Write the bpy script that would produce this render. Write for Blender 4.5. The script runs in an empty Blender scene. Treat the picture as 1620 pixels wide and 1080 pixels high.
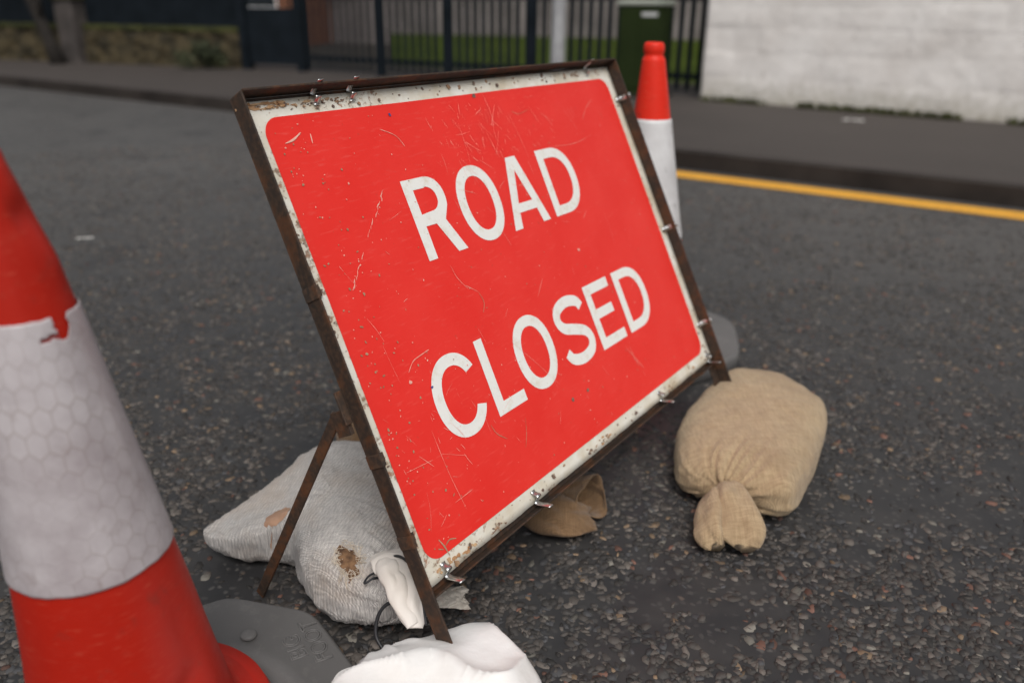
import bpy, math, random
import numpy as np
from mathutils import Vector, Matrix, noise
PI = math.pi
sc = bpy.context.scene
col = sc.collection

# ---------------------------------------------------------------- camera
PITCH, ROLL = 0.3892986, 0.0108377
cp, sp, cr, sr = math.cos(PITCH), math.sin(PITCH), math.cos(ROLL), math.sin(ROLL)
fwd = Vector((0, cp, -sp)); rgt = Vector((1, 0, 0)); up = rgt.cross(fwd)
r2 = cr*rgt + sr*up; u2 = -sr*rgt + cr*up
cam = bpy.data.cameras.new('camera'); camo = bpy.data.objects.new('camera', cam); col.objects.link(camo)
camo.matrix_world = Matrix(((r2.x, u2.x, -fwd.x, 0), (r2.y, u2.y, -fwd.y, 0), (r2.z, u2.z, -fwd.z, 0.96), (0, 0, 0, 1)))
cam.sensor_width = 36; cam.sensor_fit = 'HORIZONTAL'; cam.lens = 28.556
cam.clip_start = 0.05; cam.clip_end = 400
cam.dof.use_dof = True; cam.dof.focus_distance = 1.27; cam.dof.aperture_fstop = 2.0
cam.dof.aperture_blades = 9
sc.camera = camo

# ---------------------------------------------------------------- world, sun, exposure
SUN_EL, SUN_AZ = math.radians(55), math.radians(172)      # azimuth clockwise from +Y
w = bpy.data.worlds.new('World'); sc.world = w; w.use_nodes = True
wn = w.node_tree.nodes; wl = w.node_tree.links
sky = wn.new('ShaderNodeTexSky'); sky.sky_type = 'NISHITA'; sky.sun_disc = False
sky.sun_elevation = SUN_EL; sky.sun_rotation = SUN_AZ
sky.air_density = 1.0; sky.dust_density = 4.0; sky.ozone_density = 1.0
hs = wn.new('ShaderNodeHueSaturation'); hs.inputs['Saturation'].default_value = 0.18
wl.new(sky.outputs[0], hs.inputs['Color']); wl.new(hs.outputs[0], wn['Background'].inputs['Color'])
wn['Background'].inputs['Strength'].default_value = 0.11
sl = bpy.data.lights.new('sun', 'SUN'); so = bpy.data.objects.new('sun', sl); col.objects.link(so)
sl.energy = 1.7; sl.angle = math.radians(28); sl.color = (1, 0.965, 0.92)
sd = Vector((math.sin(SUN_AZ)*math.cos(SUN_EL), math.cos(SUN_AZ)*math.cos(SUN_EL), math.sin(SUN_EL)))
so.rotation_euler = sd.to_track_quat('Z', 'Y').to_euler()
sc.view_settings.view_transform = 'Standard'; sc.view_settings.look = 'None'
sc.view_settings.gamma = 1; sc.view_settings.use_curve_mapping = False
sc.view_settings.exposure = 0.0

# ---------------------------------------------------------------- node helper
class NT:
    def __init__(s, name):
        s.m = bpy.data.materials.new(name); s.m.use_nodes = True
        s.t = s.m.node_tree; s.b = s.t.nodes['Principled BSDF']
    def n(s, ty, **kw):
        nd = s.t.nodes.new('ShaderNode' + ty)
        for k, v in kw.items():
            if k in nd.inputs: s.put(nd.inputs[k], v)
            else: setattr(nd, k, v)
        return nd
    def put(s, sock, v):
        if hasattr(v, 'is_output'): s.t.links.new(v, sock)
        elif isinstance(v, (tuple, list)) and len(v) == 3 and sock.type == 'RGBA': sock.default_value = (*v, 1)
        else: sock.default_value = v
    def set(s, **kw):
        for k, v in kw.items(): s.put(s.b.inputs[k.replace('_', ' ')], v)
    def coord(s, which='Object', scale=(1, 1, 1), rot=(0, 0, 0)):
        tc = s.n('TexCoord'); mp = s.n('Mapping'); s.t.links.new(tc.outputs[which], mp.inputs['Vector'])
        mp.inputs['Scale'].default_value = scale; mp.inputs['Rotation'].default_value = rot
        return mp.outputs[0]
    def noise(s, vec, scale, detail=4, rough=.55, dist=0):
        nd = s.n('TexNoise'); s.put(nd.inputs['Vector'], vec)
        nd.inputs['Scale'].default_value = scale; nd.inputs['Detail'].default_value = detail
        nd.inputs['Roughness'].default_value = rough; nd.inputs['Distortion'].default_value = dist
        return nd.outputs['Fac']
    def ramp(s, fac, stops):
        nd = s.n('ValToRGB'); s.put(nd.inputs[0], fac); e = nd.color_ramp.elements
        while len(e) < len(stops): e.new(0.5)
        for el, (p, c) in zip(e, stops):
            el.position = p; el.color = (*c, 1) if isinstance(c, tuple) else (c, c, c, 1)
        return nd.outputs[0]
    def mix(s, fac, a, b, mode='MIX'):
        nd = s.n('Mix', data_type='RGBA', blend_type=mode)
        s.put(nd.inputs[0], fac); s.put(nd.inputs[6], a); s.put(nd.inputs[7], b)
        return nd.outputs[2]
    def math(s, op, a, b=0.0):
        nd = s.n('Math', operation=op); s.put(nd.inputs[0], a); s.put(nd.inputs[1], b); return nd.outputs[0]
    def hexedge(s, v):
        def vm(op, a, b=None, out=0):
            nd = s.n('VectorMath', operation=op); s.put(nd.inputs[0], a)
            if b is not None: s.put(nd.inputs[1], b)
            return nd.outputs[out]
        sc3 = (1, 1.7320508, 1); h3 = (.5, .8660254, .5)
        a = vm('SUBTRACT', vm('MODULO', v, sc3), h3); b = vm('SUBTRACT', vm('MODULO', vm('ADD', v, h3), sc3), h3)
        la, lb = vm('LENGTH', vm('MULTIPLY', a, (1, 1, 0)), None, 1), vm('LENGTH', vm('MULTIPLY', b, (1, 1, 0)), None, 1)
        mx = s.n('Mix', data_type='VECTOR'); s.put(mx.inputs[0], s.math('LESS_THAN', lb, la)); s.put(mx.inputs[4], a); s.put(mx.inputs[5], b)
        g = vm('ABSOLUTE', mx.outputs[1]); x = s.n('SeparateXYZ', Vector=g).outputs[0]
        d = s.math('MAXIMUM', x, vm('DOT_PRODUCT', g, (.5, .8660254, 0), 1))
        return s.ramp(s.math('SUBTRACT', .5, d), [(.0, 1.0), (.07, 0.0)])
    def bump(s, h, strength=.5, dist=.002, normal=None):
        nd = s.n('Bump'); s.put(nd.inputs['Height'], h); nd.inputs['Strength'].default_value = strength
        nd.inputs['Distance'].default_value = dist
        if normal is not None: s.put(nd.inputs['Normal'], normal)
        return nd.outputs[0]

def m_noise(name, c1, c2, scale=8, rough=.7, bump=.3, bscale=60, bdist=.002, metal=0, coord='Object', lo=.35, hi=.65, spec=.5):
    t = NT(name); v = t.coord(coord)
    f = t.noise(v, scale, 5)
    t.set(Base_Color=t.ramp(f, [(lo, c1), (hi, c2)]), Roughness=rough, Metallic=metal, Specular_IOR_Level=spec)
    if bump: t.set(Normal=t.bump(t.noise(v, bscale, 4), bump, bdist))
    return t.m

# ---------------------------------------------------------------- object helpers
def tag(o, label=None, cat=None, group=None, kind=None):
    if label: o['label'] = label
    if cat: o['category'] = cat
    if group: o['group'] = group
    if kind: o['kind'] = kind
    return o
def wloc(o):
    p = Vector((0, 0, 0))
    while o: p += o.location; o = o.parent
    return p
def empty(name, loc, label, cat, group=None):
    o = bpy.data.objects.new(name, None); o.empty_display_size = .1; col.objects.link(o); o.location = loc
    return tag(o, label, cat, group)
def mesh(name, V, F, mat, parent=None, smooth=False, uv=None, loc=None):
    """V in world coordinates"""
    base = wloc(parent) if parent else Vector((0, 0, 0))
    if loc is not None: base = Vector(loc)
    me = bpy.data.meshes.new(name)
    V = [(v[0]-base.x, v[1]-base.y, v[2]-base.z) for v in V]
    me.from_pydata(V, [], [tuple(int(i) for i in f) for f in F]); me.update()
    o = bpy.data.objects.new(name, me); col.objects.link(o)
    if parent: o.parent = parent
    elif loc is not None: o.location = loc
    me.materials.append(mat)
    if smooth:
        me.polygons.foreach_set('use_smooth', [True]*len(me.polygons))
    if uv is not None:
        l = me.uv_layers.new(name='UVMap'); idx = np.empty(len(me.loops), dtype=np.int32)
        me.loops.foreach_get('vertex_index', idx)
        l.data.foreach_set('uv', np.asarray(uv, dtype=np.float32)[idx].ravel())
    return o
def bevel(o, wd=.002, seg=2):
    m = o.modifiers.new('bevel', 'BEVEL'); m.width = wd; m.segments = seg; m.limit_method = 'ANGLE'; m.angle_limit = math.radians(40)
    return o
def join_extra(o, extras):
    """add small surface marks (MB, material) into the same mesh"""
    me = o.data; base = wloc(o)
    V = [v.co.copy() for v in me.vertices]; F = [tuple(p.vertices) for p in me.polygons]; mi = [0]*len(F); sm = [True]*len(F)
    uvs = np.zeros(len(me.loops)*2, dtype=np.float32); me.uv_layers[0].data.foreach_get('uv', uvs); uvs = list(uvs)
    for k, (mb, mat) in enumerate(extras):
        o0 = len(V); V += [Vector(v)-base for v in mb.v]; F += [tuple(i+o0 for i in f) for f in mb.f]
        mi += [k+1]*len(mb.f); sm += [False]*len(mb.f); uvs += [0.0]*(2*sum(len(f) for f in mb.f))
    n = bpy.data.meshes.new(me.name); n.from_pydata(V, [], F); n.materials.append(me.materials[0])
    for _, mat in extras: n.materials.append(mat)
    n.polygons.foreach_set('material_index', mi); n.polygons.foreach_set('use_smooth', sm)
    n.uv_layers.new(name='UVMap').data.foreach_set('uv', np.array(uvs, dtype=np.float32)); n.update(); o.data = n
class MB:
    def __init__(s): s.v = []; s.f = []
    def add(s, V, F):
        k = len(s.v); s.v += [tuple(v) for v in V]; s.f += [tuple(i+k for i in f) for f in F]; return s
    def box(s, a, b):
        x0, y0, z0 = a; x1, y1, z1 = b
        return s.add([(x0,y0,z0),(x1,y0,z0),(x1,y1,z0),(x0,y1,z0),(x0,y0,z1),(x1,y0,z1),(x1,y1,z1),(x0,y1,z1)],
                     [(0,3,2,1),(4,5,6,7),(0,1,5,4),(1,2,6,5),(2,3,7,6),(3,0,4,7)])
    def obox(s, o, ax, ay, az):
        """box from corner o with three edge vectors"""
        o, ax, ay, az = map(Vector, (o, ax, ay, az))
        P = [o, o+ax, o+ax+ay, o+ay, o+az, o+ax+az, o+ax+ay+az, o+ay+az]
        F = [(0,3,2,1),(4,5,6,7),(0,1,5,4),(1,2,6,5),(2,3,7,6),(3,0,4,7)]
        if ax.cross(ay).dot(az) < 0: F = [f[::-1] for f in F]
        return s.add(P, F)
    def tube(s, pts, r, n=8, cap=True):
        pts = [Vector(p) for p in pts]; V = []; F = []; ref = None
        for i, p in enumerate(pts):
            t = (pts[min(i+1, len(pts)-1)] - pts[max(i-1, 0)]).normalized()
            if ref is None: ref = t.orthogonal().normalized()
            ref = (ref - t*ref.dot(t)).normalized(); b = t.cross(ref)
            ri = r[i] if isinstance(r, (list, tuple)) else r
            for k in range(n):
                a = 2*PI*k/n; V.append(p + ri*(math.cos(a)*ref + math.sin(a)*b))
        for i in range(len(pts)-1):
            for k in range(n):
                F.append((i*n+k, i*n+(k+1) % n, (i+1)*n+(k+1) % n, (i+1)*n+k))
        if cap: F += [tuple(range(n))[::-1], tuple((len(pts)-1)*n+k for k in range(n))]
        return s.add(V, F)
    def lathe(s, prof, c=(0, 0, 0), n=32, lean=(0, 0)):
        V = []; F = []
        for r, z in prof:
            for k in range(n):
                a = 2*PI*k/n; V.append((c[0]+lean[0]*z+r*math.cos(a), c[1]+lean[1]*z+r*math.sin(a), c[2]+z))
        for i in range(len(prof)-1):
            for k in range(n): F.append((i*n+k, i*n+(k+1) % n, (i+1)*n+(k+1) % n, (i+1)*n+k))
        return s.add(V, F)
    def build(s, name, mat, parent=None, smooth=False, loc=None): return mesh(name, s.v, s.f, mat, parent, smooth, loc=loc)

def catmull(P, n, closed=False):
    P = np.array(P, float); out = []; m = len(P); seg = m if closed else m-1
    for i in range(n):
        u = i/n*seg if closed else i/(n-1)*seg
        k = min(int(u), seg-1); t = u-k
        g = lambda j: P[j % m] if closed else P[min(max(j, 0), m-1)]
        a, b, c, d = g(k-1), g(k), g(k+1), g(k+2)
        out.append(.5*(2*b+(c-a)*t+(2*a-5*b+4*c-d)*t*t+(3*b-a-3*c+d)*t**3))
    return np.array(out)
def nz(x, y, z=0.0): return noise.noise(Vector((float(x), float(y), float(z))))
def fnz(p, sc_=1, oc=3):
    v = Vector(p)*sc_; a = 0; k = 1
    for _ in range(oc): a += k*noise.noise(v); v = v*2.03+Vector((7.1, 3.3, 1.7)); k *= .5
    return a

# ---------------------------------------------------------------- materials
RED_SHEET = (.74, .024, .016)
def mat_panel_red():
    t = NT('red reflective sheet'); v = t.coord('UV')
    f = t.noise(v, 9, 4); f2 = t.noise(v, 90, 4, .6); f3 = t.noise(t.coord('UV', (1, 6, 1), (0, 0, .6)), 30, 3)
    c = t.mix(t.ramp(f, [(.35, 0.0), (.7, 1.0)]), RED_SHEET, (.77, .034, .024))
    c = t.mix(t.ramp(f2, [(.67, 0.0), (.74, .75)]), c, (.52, .05, .03))
    c = t.mix(t.ramp(t.noise(v, 160, 2), [(.73, 0.0), (.77, .55)]), c, (.78, .42, .34))
    c = t.mix(t.ramp(f3, [(.58, 0.0), (.8, .22)]), c, (.80, .22, .18))
    t.set(Base_Color=c, Specular_IOR_Level=.3, Roughness=t.ramp(f3, [(.3, .34), (.8, .55)]), Normal=t.bump(f, .08, .01))
    return t.m
def mat_white_letter():
    t = NT('white letter sheet'); v = t.coord('UV')
    c = t.mix(t.ramp(t.noise(v, 40, 5, .7), [(.52, 0.0), (.72, .7)]), (.78, .77, .73), (.62, .54, .42))
    c = t.mix(t.ramp(t.noise(v, 150, 2), [(.7, 0.0), (.76, .7)]), c, (.30, .26, .22))
    t.set(Base_Color=c, Roughness=.4); return t.m
def mat_border():
    t = NT('worn white plate'); v = t.coord('UV')
    rust = t.ramp(t.noise(v, 45, 5, .6), [(.42, (.30, .10, .03)), (.55, (.11, .05, .025)), (.7, (.42, .22, .08))])
    white = t.mix(t.ramp(t.noise(v, 14, 4, .6), [(.36, 0.0), (.68, 1.0)]), (.77, .75, .68), (.58, .50, .37))
    big = t.noise(v, 7, 2); fine = t.noise(v, 75, 5, .65)
    k = t.math('ADD', t.math('MULTIPLY', big, .45), t.math('MULTIPLY', fine, .6))
    sx = t.n('SeparateXYZ', Vector=v)
    # wear gathers at the top left corner and along the rim
    k = t.math('ADD', k, t.ramp(sx.outputs[0], [(.0, .10), (.25, .06), (.4, 0.0)]))
    fac = t.ramp(k, [(.645, 0.0), (.70, .8)])
    t.set(Base_Color=t.mix(fac, white, rust), Roughness=t.ramp(fac, [(0, .42), (1, .85)]),
          Normal=t.bump(t.math('MULTIPLY', fac, -1.0), .5, .001))
    return t.m
def mat_rusty(dark=1.0, nm='rusty steel'):
    t = NT(nm); v = t.coord()
    f = t.noise(v, 22, 6, .65); g = t.noise(v, 140, 4)
    a = t.ramp(f, [(.30, (.034*dark, .025*dark, .020*dark)), (.5, (.055*dark, .032*dark, .020*dark)), (.60, (.13*dark, .048*dark, .016*dark)), (.72, (.06*dark, .036*dark, .024*dark))])
    c = t.mix(t.ramp(g, [(.45, 0.0), (.7, .5)]), a, (.15*dark, .08*dark, .045*dark))
    t.set(Base_Color=c, Roughness=.72, Metallic=.15, Normal=t.bump(g, .35, .001)); return t.m
def mat_road(near=True):
    t = NT('asphalt'); v = t.coord()
    big = t.noise(v, 1.3, 4); mid = t.noise(v, 9, 4, .6)
    base = t.mix(big, (.024, .024, .026), (.036, .035, .035))
    base = t.mix(t.ramp(mid, [(.4, 0.0), (.65, 1.0)]), base, (.044, .042, .041))
    vo = t.n('TexVoronoi', Vector=t.mix(.02, v, t.n('TexNoise', Vector=v, Scale=40.0).outputs['Color']), Scale=75.0, Randomness=1.0)
    hs_ = t.n('SeparateColor'); t.put(hs_.inputs[0], vo.outputs['Color'])
    chipc = t.ramp(hs_.outputs[0], [(0, (.07, .066, .063)), (.55, (.125, .118, .110)), (.86, (.20, .185, .17)), (.95, (.22, .16, .12)), (1.0, (.40, .37, .33))])
    chipm = t.math('MULTIPLY', t.ramp(vo.outputs['Distance'], [(.25, 1.0), (.45, 0.0)]), t.ramp(hs_.outputs[1], [(.42, 0.0), (.46, 1.0)]))
    # close to the camera the chippings are real geometry, so the shader ones only show further off
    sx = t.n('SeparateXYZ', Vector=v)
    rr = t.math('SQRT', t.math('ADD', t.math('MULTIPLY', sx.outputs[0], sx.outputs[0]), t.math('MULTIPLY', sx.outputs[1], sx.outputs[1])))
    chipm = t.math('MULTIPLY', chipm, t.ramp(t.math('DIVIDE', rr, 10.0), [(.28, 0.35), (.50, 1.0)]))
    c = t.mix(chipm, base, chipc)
    far_sheen = t.math('MULTIPLY', t.ramp(t.math('DIVIDE', rr, 10.0), [(.22, 0.0), (.60, 1.0)]), t.ramp(t.noise(v, .7, 4), [(.3, .35), (.7, .8)]))  # lightens with distance: grazing sky sheen painted into the asphalt colour, patchy
    c = t.mix(t.math('MULTIPLY', far_sheen, .75), c, (.115, .108, .100))
    c = t.mix(t.ramp(t.noise(v, 2.6, 5, .6), [(.56, 0.0), (.68, .45)]), c, (.018, .018, .019))
    fine = t.noise(v, 420, 3, .6)
    hgt = t.math('ADD', t.math('MULTIPLY', fine, .25), t.math('ADD', t.math('MULTIPLY', mid, .5), t.math('MULTIPLY', chipm, .5)))
    t.set(Base_Color=c, Roughness=t.ramp(mid, [(.35, .42), (.65, .56)]), Normal=t.bump(hgt, .3, .003), Specular_IOR_Level=.36)
    return t.m
def mat_chip():
    t = NT('stone chip'); a = t.n('Attribute', attribute_name='tint'); v = t.coord()
    f = t.noise(v, 160, 4, .6)
    c = t.mix(f, a.outputs['Color'], t.mix(.5, a.outputs['Color'], (.02, .02, .02)), 'MIX')
    t.set(Base_Color=c, Roughness=.72, Specular_IOR_Level=.35, Normal=t.bump(f, .5, .0015)); return t.m
def mat_pave():
    t = NT('pavement asphalt'); v = t.coord()
    c = t.mix(t.noise(v, 1.1, 4), (.034, .028, .025), (.062, .050, .045))
    c = t.mix(t.ramp(t.noise(v, 60, 3), [(.45, 0.0), (.7, .7)]), c, (.095, .082, .074))
    t.set(Base_Color=c, Roughness=.8, Specular_IOR_Level=.35, Normal=t.bump(t.noise(v, 150, 3), .5, .003)); return t.m
def mat_weave(nm, c1, c2, dirt, pitch=420.0, coord_rot=0.0, bumpd=.0012, dirt_lo=.5, dirt_hi=.75, rough=.9, contrast=.6, stripes=0):
    t = NT(nm); v = t.coord('Object', rot=(0, 0, coord_rot))
    jit = t.n('TexNoise', Vector=v, Scale=30.0, Detail=2.0)
    vv = t.mix(.004, v, jit.outputs['Color'])
    w1 = t.n('TexWave', Vector=vv, bands_direction='X', Scale=pitch/6.283, Distortion=1.0); w2 = t.n('TexWave', Vector=vv, bands_direction='Y', Scale=pitch/6.283, Distortion=1.0)
    w1.inputs['Detail Scale'].default_value = 3; w2.inputs['Detail Scale'].default_value = 3
    h = t.math('ADD', w1.outputs['Fac'], w2.outputs['Fac'])
    s1 = t.noise(t.coord('Object', (1, 14, 1), (0, 0, coord_rot)), 32, 3); s2 = t.noise(t.coord('Object', (14, 1, 1), (0, 0, coord_rot)), 32, 3)
    st = t.math('ADD', s1, s2)
    c = t.mix(t.ramp(t.math('MULTIPLY', st, .5), [(.38, 0.0), (.6, 1.0)]), c1, c2)
    c = t.mix(t.math('MULTIPLY', t.ramp(t.math('MULTIPLY', h, .5), [(.1, 1.0), (.6, 0.0)]), contrast), c, tuple(x*.45 for x in c1))
    if stripes:
        ws = t.n('TexWave', Vector=t.coord('Object', rot=(0, 0, .35)), bands_direction='X', Scale=stripes, Distortion=2.5, Detail=2.0)
        c = t.mix(t.math('MULTIPLY', t.ramp(ws.outputs['Fac'], [(.0, 1.0), (.5, 0.0)]), t.ramp(t.noise(v, 6, 2), [(.35, .15), (.6, .6)])), c, tuple(x*.55 for x in c1))
        h = t.math('ADD', h, t.math('MULTIPLY', ws.outputs['Fac'], 1.5))
    c = t.mix(t.ramp(t.noise(v, 7, 5, .6), [(dirt_lo, 0.0), (dirt_hi, .8)]), c, dirt)
    t.set(Base_Color=c, Roughness=rough, Specular_IOR_Level=.2, Normal=t.bump(t.math('ADD', h, st), .55, bumpd))
    t.b.inputs['Sheen Weight'].default_value = .15
    return t.m
M = {}
M['red'] = mat_panel_red(); M['letter'] = mat_white_letter(); M['border'] = mat_border()
M['rust'] = mat_rusty(.66); M['rust2'] = mat_rusty(.85, 'rusty leg steel'); M['rustband'] = mat_rusty(.9, 'rusty clamp')
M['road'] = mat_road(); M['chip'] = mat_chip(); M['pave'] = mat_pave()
M['scr_pale'] = m_noise('pale scratch', (.74, .20, .15), (.82, .52, .42), 40, .5, 0)
M['scr_tan'] = m_noise('tan scrape', (.26, .15, .08), (.42, .27, .17), 60, .7, 0)
M['spot'] = m_noise('chipped spot', (.10, .06, .05), (.25, .17, .12), 60, .7, 0)
M['rust_orange'] = m_noise('orange rust stain', (.36, .17, .07), (.56, .38, .22), 90, .8, .3, 300, .0005)
M['blue'] = m_noise('blue ink spot', (.04, .05, .18), (.08, .09, .25), 60, .5, 0)
M['steel'] = m_noise('zinc clip', (.50, .51, .50), (.72, .73, .72), 120, .28, .15, 200, .0005, 1.0)
M['burlap'] = mat_weave('burlap', (.37, .258, .148), (.58, .43, .265), (.28, .18, .10), 1000, .52, .0014, .50, .85, .95, .55)
M['burlap_old'] = mat_weave('old burlap', (.19, .11, .055), (.33, .205, .11), (.11, .065, .035), 900, .2, .0014, .4, .8, .95, .55)
M['poly'] = mat_weave('woven sack', (.44, .415, .40), (.68, .645, .61), (.42, .32, .24), 800, -.9, .0016, .46, .78, .7, .4, stripes=45.0)
M['white_cloth'] = m_noise('white plastic cloth', (.72, .69, .66), (.80, .785, .77), 10, .5, .5, 22, .006, lo=.3, hi=.6)
M['cream_cloth'] = m_noise('cream plastic cloth', (.62, .56, .50), (.70, .65, .60), 10, .5, .25, 160, .0008, lo=.3, hi=.6)
M['crinkle'] = m_noise('crinkled film', (.40, .36, .31), (.58, .54, .48), 30, .5, .4, 120, .001)
M['cord'] = m_noise('black cord', (.012, .012, .014), (.025, .025, .028), 50, .5, .3, 300, .0008)
M['tape'] = m_noise('brown tape', (.28, .15, .09), (.42, .25, .16), 25, .35, .3, 60, .001)
M['hole'] = m_noise('torn sack inside', (.07, .035, .018), (.22, .12, .06), 90, .9, .5, 200, .002)
M['fibre'] = m_noise('frayed fibres', (.45, .36, .26), (.70, .62, .52), 50, .9, 0)
def mat_line():
    t = NT('yellow road paint'); v = t.coord()
    c = t.mix(t.noise(v, 5, 4), (.66, .30, .02), (.80, .42, .05))
    c = t.mix(t.ramp(t.noise(v, 55, 5, .7), [(.56, 0.0), (.66, .85)]), c, (.10, .075, .05))
    t.set(Base_Color=c, Roughness=.65, Normal=t.bump(t.noise(v, 120, 4), .4, .002)); return t.m
M['line'] = mat_line()
M['kerb'] = m_noise('kerb stone', (.020, .016, .014), (.038, .031, .027), 3, .9, .5, 60, .004, spec=.2)

def mat_cone_red(k=1.0):
    t = NT('red cone plastic'); v = t.coord()
    f = t.noise(v, 9, 4); g = t.noise(v, 60, 5, .65)
    c = t.mix(f, (.58*k, .014*k, .004*k), (.68*k, .026*k, .009*k))
    c = t.mix(t.ramp(g, [(.58, 0.0), (.78, .5)]), c, (.40, .035, .018))
    c = t.mix(t.ramp(t.noise(t.coord('Object', (1, 1, 7)), 45, 3), [(.60, 0.0), (.75, .35)]), c, (.60, .12, .07))
    c = t.mix(t.ramp(t.noise(v, 17, 6, .75), [(.57, 0.0), (.70, .55)]), c, (.20, .028, .018))
    t.set(Base_Color=c, Roughness=t.ramp(g, [(.3, .40), (.7, .55)]), Specular_IOR_Level=.28, Normal=t.bump(g, .12, .002)); t.b.inputs['Subsurface Weight'].default_value = 0
    return t.m
M['cone'] = mat_cone_red(.66); M['cone_bright'] = mat_cone_red(1.15)  # near cone's red carries shade in its colour besides dirt; far copy brighter
def mat_sleeve(hexes):
    t = NT('reflective sleeve' + (' cellular' if hexes else '')); v = t.coord('UV'); ob = t.coord()
    c = t.mix(t.ramp(t.noise(ob, 8, 6, .65), [(.35, 0.0), (.62, 1.0)]), (.33, .28, .29) if hexes else (.52, .50, .50), (.52, .475, .485) if hexes else (.68, .67, .67))  # cellular sleeve's base tones are darkened for shade as well as dirt
    c = t.mix(t.ramp(t.noise(ob, 26, 5, .7), [(.6, 0.0), (.74, .55 if hexes else .85)]), c, (.25, .19, .18) if hexes else (.22, .20, .19))
    nm = t.bump(t.noise(ob, 30, 4), .15, .003)
    if hexes:
        ed = t.hexedge(t.coord('UV', (36, 36, 1)))
        bl = t.ramp(t.noise(ob, 6, 3), [(.40, .0), (.66, .50)])
        c = t.mix(t.math('MULTIPLY', ed, bl), c, (.22, .16, .13))
        nm = t.bump(ed, .25, .001, nm)
    t.set(Base_Color=c, Roughness=.38, Normal=nm); return t.m
M['sleeve_hex'] = mat_sleeve(True); M['sleeve'] = mat_sleeve(False)
def mat_rubber():
    t = NT('black rubber base'); v = t.coord()
    c = t.mix(t.noise(v, 5, 5, .6), (.085, .082, .080), (.135, .13, .127))
    c = t.mix(t.ramp(t.noise(v, 30, 6, .75), [(.55, 0.0), (.75, .6)]), c, (.19, .18, .17))
    t.set(Base_Color=c, Roughness=.6, Normal=t.bump(t.noise(v, 90, 5, .7), .35, .0015)); return t.m
M['rubber'] = mat_rubber()
M['wallpaint'] = None
def mat_wall():
    t = NT('white painted masonry'); v = t.coord()
    n1 = t.noise(v, 2.2, 6, .65); n2 = t.noise(v, 14, 5, .65)
    c = t.mix(t.ramp(n1, [(.35, 0.0), (.65, 1.0)]), (.72, .675, .64), (.85, .815, .785))
    sx = t.n('SeparateXYZ', Vector=v)
    low = t.ramp(t.math('ADD', sx.outputs[2], t.math('MULTIPLY', n2, .5)), [(.30, 1.0), (.62, 0.0)])
    c = t.mix(t.math('MULTIPLY', low, .75), c, (.33, .30, .22))
    c = t.mix(t.ramp(n2, [(.62, 0.0), (.72, .5)]), c, (.36, .32, .27))
    t.set(Base_Color=c, Roughness=.85, Normal=t.bump(t.math('ADD', n2, t.math('MULTIPLY', n1, .8)), .6, .010)); return t.m
M['wall'] = mat_wall()
M['fencepaint'] = m_noise('dark blue fence paint', (.004, .007, .010), (.008, .012, .017), 5, .7, .2, 30, .003, spec=.15)
M['stone'] = m_noise('mossy rubble stone', (.020, .016, .007), (.080, .060, .028), 5, .95, .8, 14, .03)
M['pillar'] = m_noise('grey pillar stone', (.040, .034, .031), (.085, .072, .066), 4, .85, .5, 20, .01)
M['moss'] = m_noise('moss', (.022, .026, .006), (.060, .064, .012), 9, .95, .8, 60, .01)
M['green'] = m_noise('cabinet green paint', (.013, .022, .005), (.019, .030, .007), 3, .6, .1, 40, .002, spec=.15)
M['greenlid'] = m_noise('cabinet lid', (.30, .33, .28), (.42, .44, .38), 3, .4, .1, 40, .002)  # lid's whitish reflection is put into its colour
M['galv'] = m_noise('galvanised post', (.28, .28, .29), (.40, .40, .41), 9, .5, .2, 60, .002)
M['bark'] = m_noise('dark bark', (.007, .005, .004), (.020, .015, .011), 12, .9, .9, 30, .02)
M['soil'] = m_noise('dark verge', (.020, .016, .012), (.05, .04, .028), 3, .95, .6, 40, .01)
M['lawn'] = m_noise('lawn', (.030, .048, .006), (.070, .095, .012), 1.6, .95, .5, 40, .01, spec=.05)
M['bldg'] = m_noise('far stone', (.16, .14, .13), (.26, .23, .22), 1.2, .9, .4, 6, .02)
M['brick'] = m_noise('orange brick', (.26, .10, .05), (.34, .14, .07), 2, .9, .4, 20, .01)
M['frame_white'] = m_noise('white window frame', (.75, .75, .75), (.8, .8, .8), 2, .5, 0)
M['glass'] = m_noise('dark glass', (.02, .025, .03), (.04, .045, .05), 2, .1, 0)
M['slate'] = m_noise('slate', (.06, .06, .07), (.1, .1, .11), 4, .7, .4, 12, .01)
M['litter'] = m_noise('pale litter', (.62, .60, .56), (.75, .73, .70), 40, .6, 0)
M['whitemark'] = m_noise('white label', (.5, .5, .5), (.62, .62, .62), 60, .5, 0)

# ---------------------------------------------------------------- ground, road, kerb, pavement
KL = [(14, -4.2), (6.0, 1.95), (2.70, 4.30), (1.05, 5.40), (-2.72, 8.15), (-6.37, 10.55), (-12, 14.2), (-40, 32)]
def side(p, q, d):
    v = Vector((q[0]-p[0], q[1]-p[1], 0)).normalized(); n = Vector((v.y, -v.x, 0)); return n*d
def offs(L, d):
    out = []
    for i, p in enumerate(L):
        a = L[max(i-1, 0)]; b = L[min(i+1, len(L)-1)]; n = side(a, b, d); out.append((p[0]+n.x, p[1]+n.y))
    return out
def ribbon(L0, L1, z0, z1=None):
    z1 = z0 if z1 is None else z1; n = len(L0)
    V = [(x, y, z0) for x, y in L0] + [(x, y, z1) for x, y in L1]
    return V, [(i, i+1, n+i+1, n+i) for i in range(n-1)]
def orient(V, F, upz=True):
    out = []
    for f in F:
        a, b, c = (Vector(V[i]) for i in f[:3]); out.append(f if ((b-a).cross(c-a).z > 0) == upz else f[::-1])
    return out
def dense(L, n):
    out = []
    for a, b in zip(L[:-1], L[1:]):
        for k in range(n): out.append((a[0]+(b[0]-a[0])*k/n, a[1]+(b[1]-a[1])*k/n))
    return out+[L[-1]]
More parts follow.
